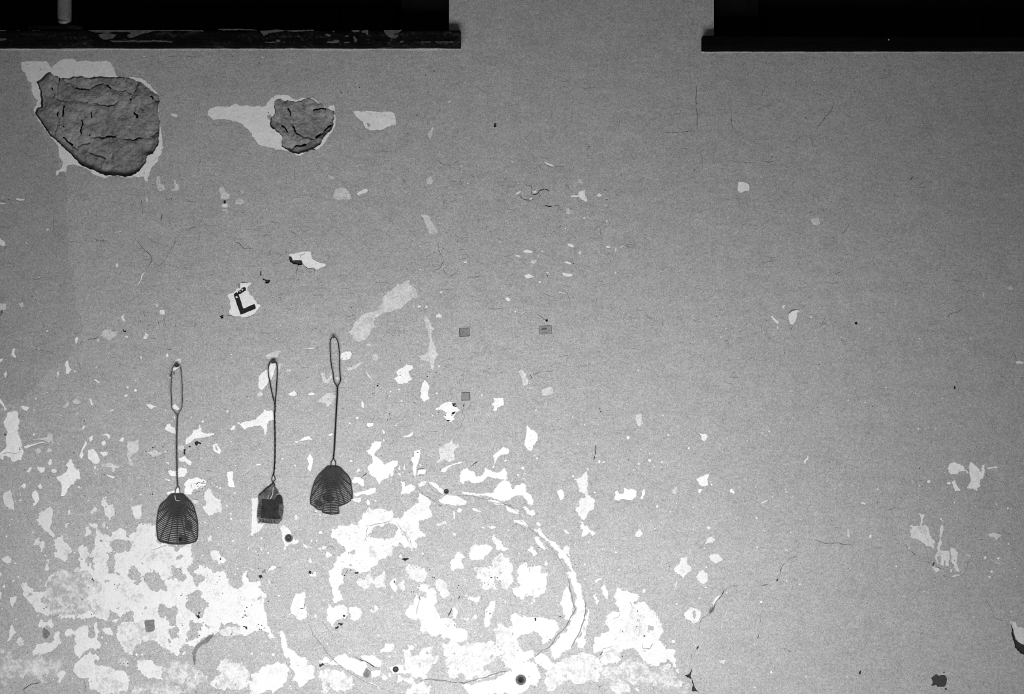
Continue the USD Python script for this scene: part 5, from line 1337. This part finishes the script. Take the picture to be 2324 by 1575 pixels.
def slab(pts, y_front, y_back, yf):
    g = pts if hasattr(pts, 'area') else Polygon(pts).buffer(0); out = []
    for p in polys(g):
        m = trimesh.creation.extrude_polygon(p, 1.0, engine='earcut'); v = np.array(m.vertices)
        out.append(trimesh.Trimesh(np.array([W(x, y, yf(y) + y_front + (y_back - y_front) * t) for x, y, t in v]), m.faces, process=False))
    return cat(out)
outC = rough(z('600,312 570,335 520,395 440,450 370,510 290,590 200,660 193,710 195,760 205,850 190,930 180,1000 170,1090 163,1180 165,1250 178,1285 205,1320 222,1362 192,1385 186,1408 206,1418 262,1400 360,1415 460,1432 600,1440 740,1455 770,1420 795,1390 850,1322 858,1240 870,1170 882,1100 886,980 880,930 862,880 868,830 862,760 850,720 830,680 760,615 742,570 735,530 690,470 655,425 640,350', 570, 1070, 12.12), 0.35, 1.5, 77)
flap = obj('flap', slab(outC, -0.0008, 0.0014, yC), M['flap'], C, 'five-sided worn leather flap')
obj('dark_patch', slab(rough(z('296,755 380,762 450,768 560,774 640,772 690,700 720,645 760,632 800,660 840,700 862,760 866,820 862,875 770,885 765,960 752,1050 742,1150 760,1200 800,1235 822,1270 815,1300 700,1312 560,1302 400,1290 262,1280 262,1180 270,1080 282,980 295,890 290,820', 570, 1070, 12.12), 0.25, 1.5, 78), -0.0016, -0.0008, yC), M['flap_dark'], flap, 'black square patch on the flap')
st = []
for a, b in (('208,860 270,870', 0), ('200,905 262,925', 0), ('195,955 262,965', 0), ('190,1020 255,1030', 0), ('185,1085 250,1100', 0), ('182,1150 245,1160', 0), ('180,1215 242,1220', 0), ('240,1310 262,1370', 0), ('330,1310 335,1395', 0), ('425,1315 430,1410', 0), ('555,1325 560,1425', 0), ('640,1330 655,1430', 0), ('770,882 870,878', 0), ('768,1080 872,1070', 0), ('765,1140 868,1140', 0)):
    st.append(wire(z(a, 570, 1070, 12.12), 0.55, lambda y: yC(y) - 0.0010))
obj('stitching', cat(st), M['wire'], flap, 'dark cross stitches along the flap edges', smooth=True)
obj('edge_binding', wire(z('600,325 520,398 440,452 370,512 290,592 205,662', 570, 1070, 12.12), 1.0, lambda y: yC(y) - 0.0009), M['wire'], flap, smooth=True)
obj('wire_stitch', cat([wire(z('606,432 602,500 598,560 592,628', 570, 1070, 12.12), 0.75, lambda y: yC(y) - 0.0013), wire(z('592,628 572,670 545,720 530,752', 570, 1070, 12.12), 0.8, lambda y: yC(y) - 0.0013), wire(z('490,650 470,700 452,748', 570, 1070, 12.12), 0.5, lambda y: yC(y) - 0.0011), wire(z('700,640 745,618 775,598', 570, 1070, 12.12), 0.5, lambda y: yC(y) - 0.0019)]), M['wire_bright'], C, 'bright bare wire tail over the flap', smooth=True)

# right swatter
yB = lambda y: -0.0065 + 0.0035 * min(1, max(0, (y - 765) / 400))
nail(757.5, 764.8, 2.6, -0.0095, 'small dark nail holding the rightmost fly swatter', 1.3)
B = thing('fly_swatter', 'rightmost fly swatter with a dark twisted handle and a torn fan net', 'fly swatter', W(758, 765, -0.0065))
obj('handle_loop', wire([(765.7, 879), (757.8, 863.8), (755.7, 845), (752.9, 833.8), (750.5, 814.8), (749.5, 797.6), (749, 778.6), (751.2, 769.3), (756.7, 764), (762.4, 767), (766.7, 774.8), (769, 788), (770.5, 807), (770.8, 826), (771.4, 845), (772.9, 863.3), (768.3, 873.8), (765.9, 879)], 1.1, yB), M['wire'], B, smooth=True)
obj('handle', twisted([(765.8, 878), (765.6, 888), (765.2, 900), (763.5, 928), (761, 975.5), (758.5, 1020.5), (757, 1036), (756.6, 1042)], 1.0, 1 / 8, yB, 1.0), M['wire'], B, 'dark twisted wire handle', smooth=True)
obj('wire_fork', cat([wire([(756.6, 1041.4), (752.2, 1047.5), (751.4, 1053), (751.6, 1062)], 0.9, yB), wire([(756.6, 1041.4), (760.8, 1046.8), (761.9, 1052), (761.3, 1062)], 0.9, yB)]), M['wire'], B, smooth=True)
outB = z('520,265 600,258 700,258 760,264 850,302 930,390 1000,455 1045,510 1075,560 1095,630 1105,700 1120,800 1132,880 1135,960 1134,1055 1100,1062 1098,1108 1030,1152 940,1200 830,1242 802,1252 800,1290 812,1350 818,1418 740,1440 610,1445 603,1470 590,1440 500,1425 400,1402 378,1345 340,1340 290,1328 230,1285 180,1245 110,1192 103,1130 105,1050 118,960 132,880 160,770 200,660 222,600 255,545 300,480 350,425 430,348', 695, 1035, 10.86)
fB = (695 + 615 / 10.86, 1035 + 330 / 10.86)
netB = obj('fan_net', fan_net(outB, fB, 18, 110, 3.75, ang(fB, '600,1470 400,1400 250,1290 110,1040 160,770 830,1300 960,1190 1110,1000 1110,740', 695, 1035, 10.86), [z('480,880 640,860 640,960 700,1060 600,1150 420,1080 420,950', 695, 1035, 10.86), z('250,1080 360,1100 430,1200 330,1250 220,1170', 695, 1035, 10.86)], lambda y: yB(y) - 0.0002, 22), M['net'], B, 'dark fan of fine cross-bars torn at the foot')
obj('net_rim', tube(px3(smooth_path(z('110,1192 103,1130 105,1050 118,960 132,880 160,770 200,660 222,600 255,545 300,480 350,425 430,348 520,265 600,258 700,258 760,264 850,302 930,390 1000,455 1045,510 1075,560 1095,630 1105,700 1120,800 1132,880 1135,960 1134,1055', 695, 1035, 10.86), 2.0), lambda y: yB(y) + 0.0004), 0.0010, 7), M['net'], netB, smooth=True)

# ---------------------------------------------------------------- small stickers, plugs and hooks on the wall
def sticker(q, lab, fill, frame, marks, edges):
    g = Polygon(q).buffer(0); c = g.centroid
    t = thing('sticker', lab, 'sticker', W(c.x, c.y, 0.0))
    obj('paper', plate(rough(q, 0.3, 2, 3), -0.35, 0.15), M[fill], t)
    ring = g.difference(g.buffer(-frame))
    for a, b, wd in edges: ring = unary_union([ring, LineString([q[a], q[b]]).buffer(wd).intersection(g)])
    obj('printed_border', plate(ring, -0.5, -0.3), M['print'], t)
    if marks: obj('printed_mark', plate(unary_union(marks).intersection(g.buffer(-0.5)), -0.5, -0.3), M['print'], t)
sticker([(1041.9, 744.8), (1065.7, 743.6), (1066.9, 762.9), (1042.7, 764.9)], 'small grimy square sticker right of the long pale scuff', 'paper', 0.9, [LineString([(1046, 749), (1055, 757), (1062, 761)]).buffer(0.35), LineString([(1046, 760), (1053, 752), (1063, 748)]).buffer(0.3)], [(3, 0, 2.4), (2, 3, 1.5)])
sticker([(1223.8, 740), (1251.4, 738.5), (1252.4, 757.5), (1224.4, 759.4)], 'small outlined rectangular sticker below a little black hole', 'paper_pale', 0.9, [Polygon([(1228, 747), (1232, 744.2), (1241, 743.6), (1241, 747.5), (1236, 748.6), (1230, 749.2)]), LineString([(1231, 756), (1236, 753.5), (1239, 755.5), (1244, 753), (1248, 748)]).buffer(0.5)], [])
sticker([(1047.6, 890.5), (1066.7, 889.3), (1067.6, 908.6), (1047, 909.9)], 'small dark square sticker above a thin forked crack', 'paper', 0.5, [], [(0, 1, 2.2), (1, 2, 1.6)])

def plug(x, y, r, lab, hollow=True, halo=0.0):
    t = thing('wall_plug', lab, 'wall plug', W(x, y, 0.0))
    obj('rim', disc(r / 1000, 0.006, 24, hole=0.55 * r / 1000).apply_translation([wx(x), 0.0012, wz(y)]), M['plug_dark'], t)
    obj('core', disc(0.5 * r / 1000, 0.003, 20, hole=(0.22 * r / 1000 if hollow else 0.0)).apply_translation([wx(x), 0.0025, wz(y)]), M['plug' if hollow else 'pit'], t)
    if halo: obj('surround', disc(halo / 1000, 0.0014, 28, hole=r / 1000).apply_translation([wx(x), 0.0009, wz(y)]), M['plug'], t, 'grey worn ring around the plug')
plug(581 + 297 / 4, 1181 + 162 / 4, 6.2, 'round wall plug with a pale core below the middle fly swatter', True, 9.5)
plug(1162 + 80 / 4, 1181 + 1448 / 4, 7.0, 'round black wall plug at the bottom edge of the wall', False, 12.0)
plug(581 + 1728 / 4, 788 + 1310 / 4, 5.2, 'small grey wall plug at the head of the long curved groove', True)
plug(581 + 1268 / 4, 1181 + 1352 / 4, 6.4, 'small dull wall plug low between white patches', True)

# the little hook of wire caught beside the left swatter's loop
obj('loose_wire', cat([tube(np.array([W(390, 846, -0.003), W(387.5, 851, -0.004), W(385.3, 855.5, -0.003)]), 0.0009, 6), tube(np.array([W(394.8, 844, -0.002), W(395.2, 847, -0.003), W(395.4, 850, -0.002)]), 0.0009, 6)]), M['iron'], A, 'short dark wire ends caught on the loop')
